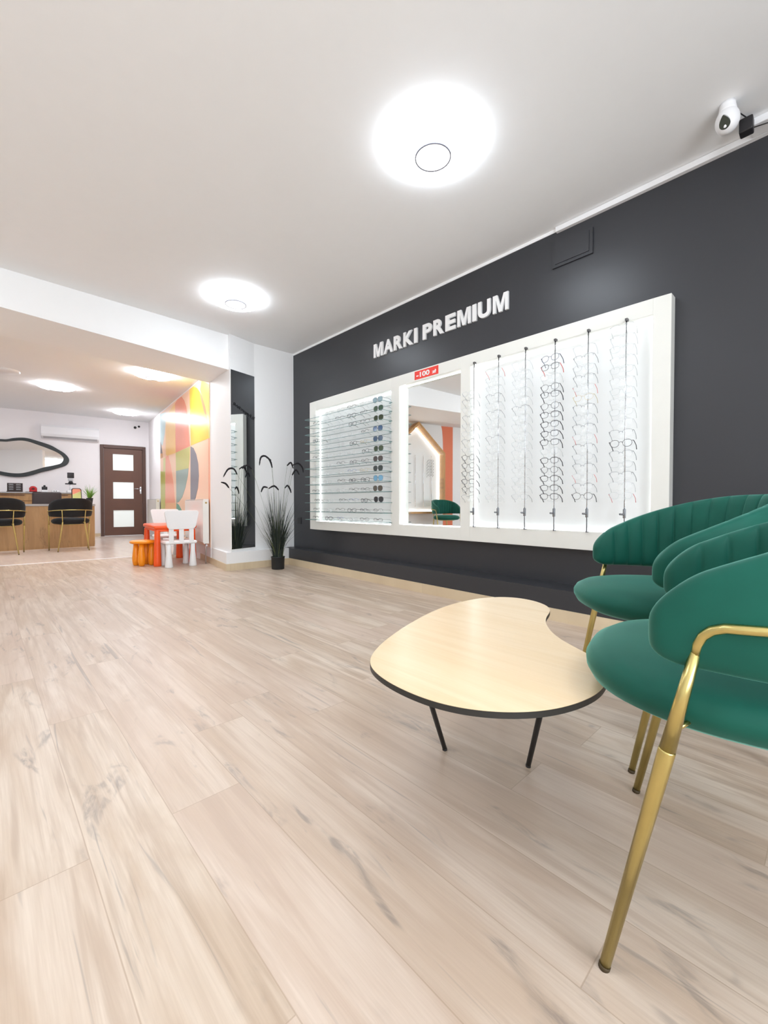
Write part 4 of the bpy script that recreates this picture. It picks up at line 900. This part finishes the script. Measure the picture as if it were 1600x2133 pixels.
pr = [(0.0, 0.0), (-0.10, 0.0), (-0.165, 0.035), (-0.19, 0.09), (-0.185, 0.235), (-0.165, 0.278), (0.0, 0.278)]
bevel(MB().prism(pr, -0.508, 0.508, lambda u, w, t: (t, u, w)).build('casing', M_acw, ac), .008, 3)
MB().add([(-0.47, -0.104, 0.0005), (0.47, -0.104, 0.0005), (0.47, -0.168, 0.033), (-0.47, -0.168, 0.033), (-0.47, -0.100, 0.006), (0.47, -0.100, 0.006), (0.47, -0.164, 0.039), (-0.47, -0.164, 0.039)],
    [(0, 1, 2, 3), (4, 7, 6, 5), (0, 4, 5, 1), (2, 6, 7, 3), (1, 5, 6, 2), (0, 3, 7, 4)]).build('air_flap', M_grey, ac)
MB().box((-0.46, -0.1895, 0.095), (0.46, -0.188, 0.098)).build('panel_seam', M_grey, ac)
for t_, z_, lab in ((0.668, 2.52, 'black spotlight camera'), (0.747, 2.55, 'smaller black sensor')):
    s_ = empty('wall_sensor', dwp(t_, 0, z_), DA, f'{lab} high on the end wall above the brown door', 'sensor')
    r_ = 0.030 if t_ < .7 else 0.024
    b = MB(); b.cyl((0, 0, 0), (0, -0.03, 0), r_ * .8, n=14); b.build('bracket', M_acw, s_); b = MB(); b.sphere((0, -0.05, -0.005), r_, 10); b.build('sensor_head', M_blackp, s_)
tag(dwbox(MB(), -0.16, -0.09, 0.0, 0.012, 1.02, 1.09).build('light_switch', M_acw), 'white light switch on the hall end wall left of the brown door', 'light switch')

# ================================================================ HOUSE-SHAPED DISPLAY (seen in the mirror)
hs0 = 0.132
def hloc(s, d, z): p = Vector(hw(s, d, z)); return p
hd = empty('house_display', hw(hs0, 0, 0.538), math.atan2(-eh.y, -eh.x), 'house-shaped backlit oak eyewear display on the opposite wall, seen in the mirror', 'display')
# local x runs along the wall (away from +s), local y points into the wall, z up
HO = [(-0.585, 0.0), (0.585, 0.0), (0.585, 1.147), (0.0, 1.700), (-0.585, 1.147)]
HI = [(-0.545, 0.040), (0.545, 0.040), (0.545, 1.128), (0.0, 1.645), (-0.545, 1.128)]
hf = lambda p, d: (p[0], -d, p[1])
b = MB(); n = 5; vs = [hf(p, 0) for p in HO] + [hf(p, .19) for p in HO] + [hf(p, .19) for p in HI] + [hf(p, .0) for p in HI]
b.add(vs, [(k * n + i, k * n + (i + 1) % n, (k + 1) * n + (i + 1) % n, (k + 1) * n + i) for k in range(3) for i in range(n)]); b.build('house_frame', M_housewood, hd)
MB().prism(HI, 0.004, 0.02, lambda u, w, t: (u, -t, w)).build('light_box', M_lightbox, hd)
b = MB(); HL = [(x * .985, 0.04 + (z - .04) * .985 + .006) for x, z in HI]
b.tube([hf(p, .035) for p in HL], 0.006, 6, closed=True); b.build('led_strip', M_led, hd)
hd.scale = (1.08, 1.08, 1.08)
for x in (-0.36, -0.18, 0.0, 0.18, 0.36):
    MB().cyl((x, -.05, 0.12), (x, -.05, 1.10), 0.005, n=8).build('pole', M_chrome, hd)
blk = PR['black']
for k in range(6):
    p = hw(hs0 + 0.356, 0.09, 1.62 - 0.06 * k)
    put_glasses(blk, p, hd.rotation_euler.z + PI * 1.0, f'black eyeglasses in the house-shaped display, {NTH[k]} of the dark column from the top', 'eyeglasses', 'dark eyeglasses in the house display')
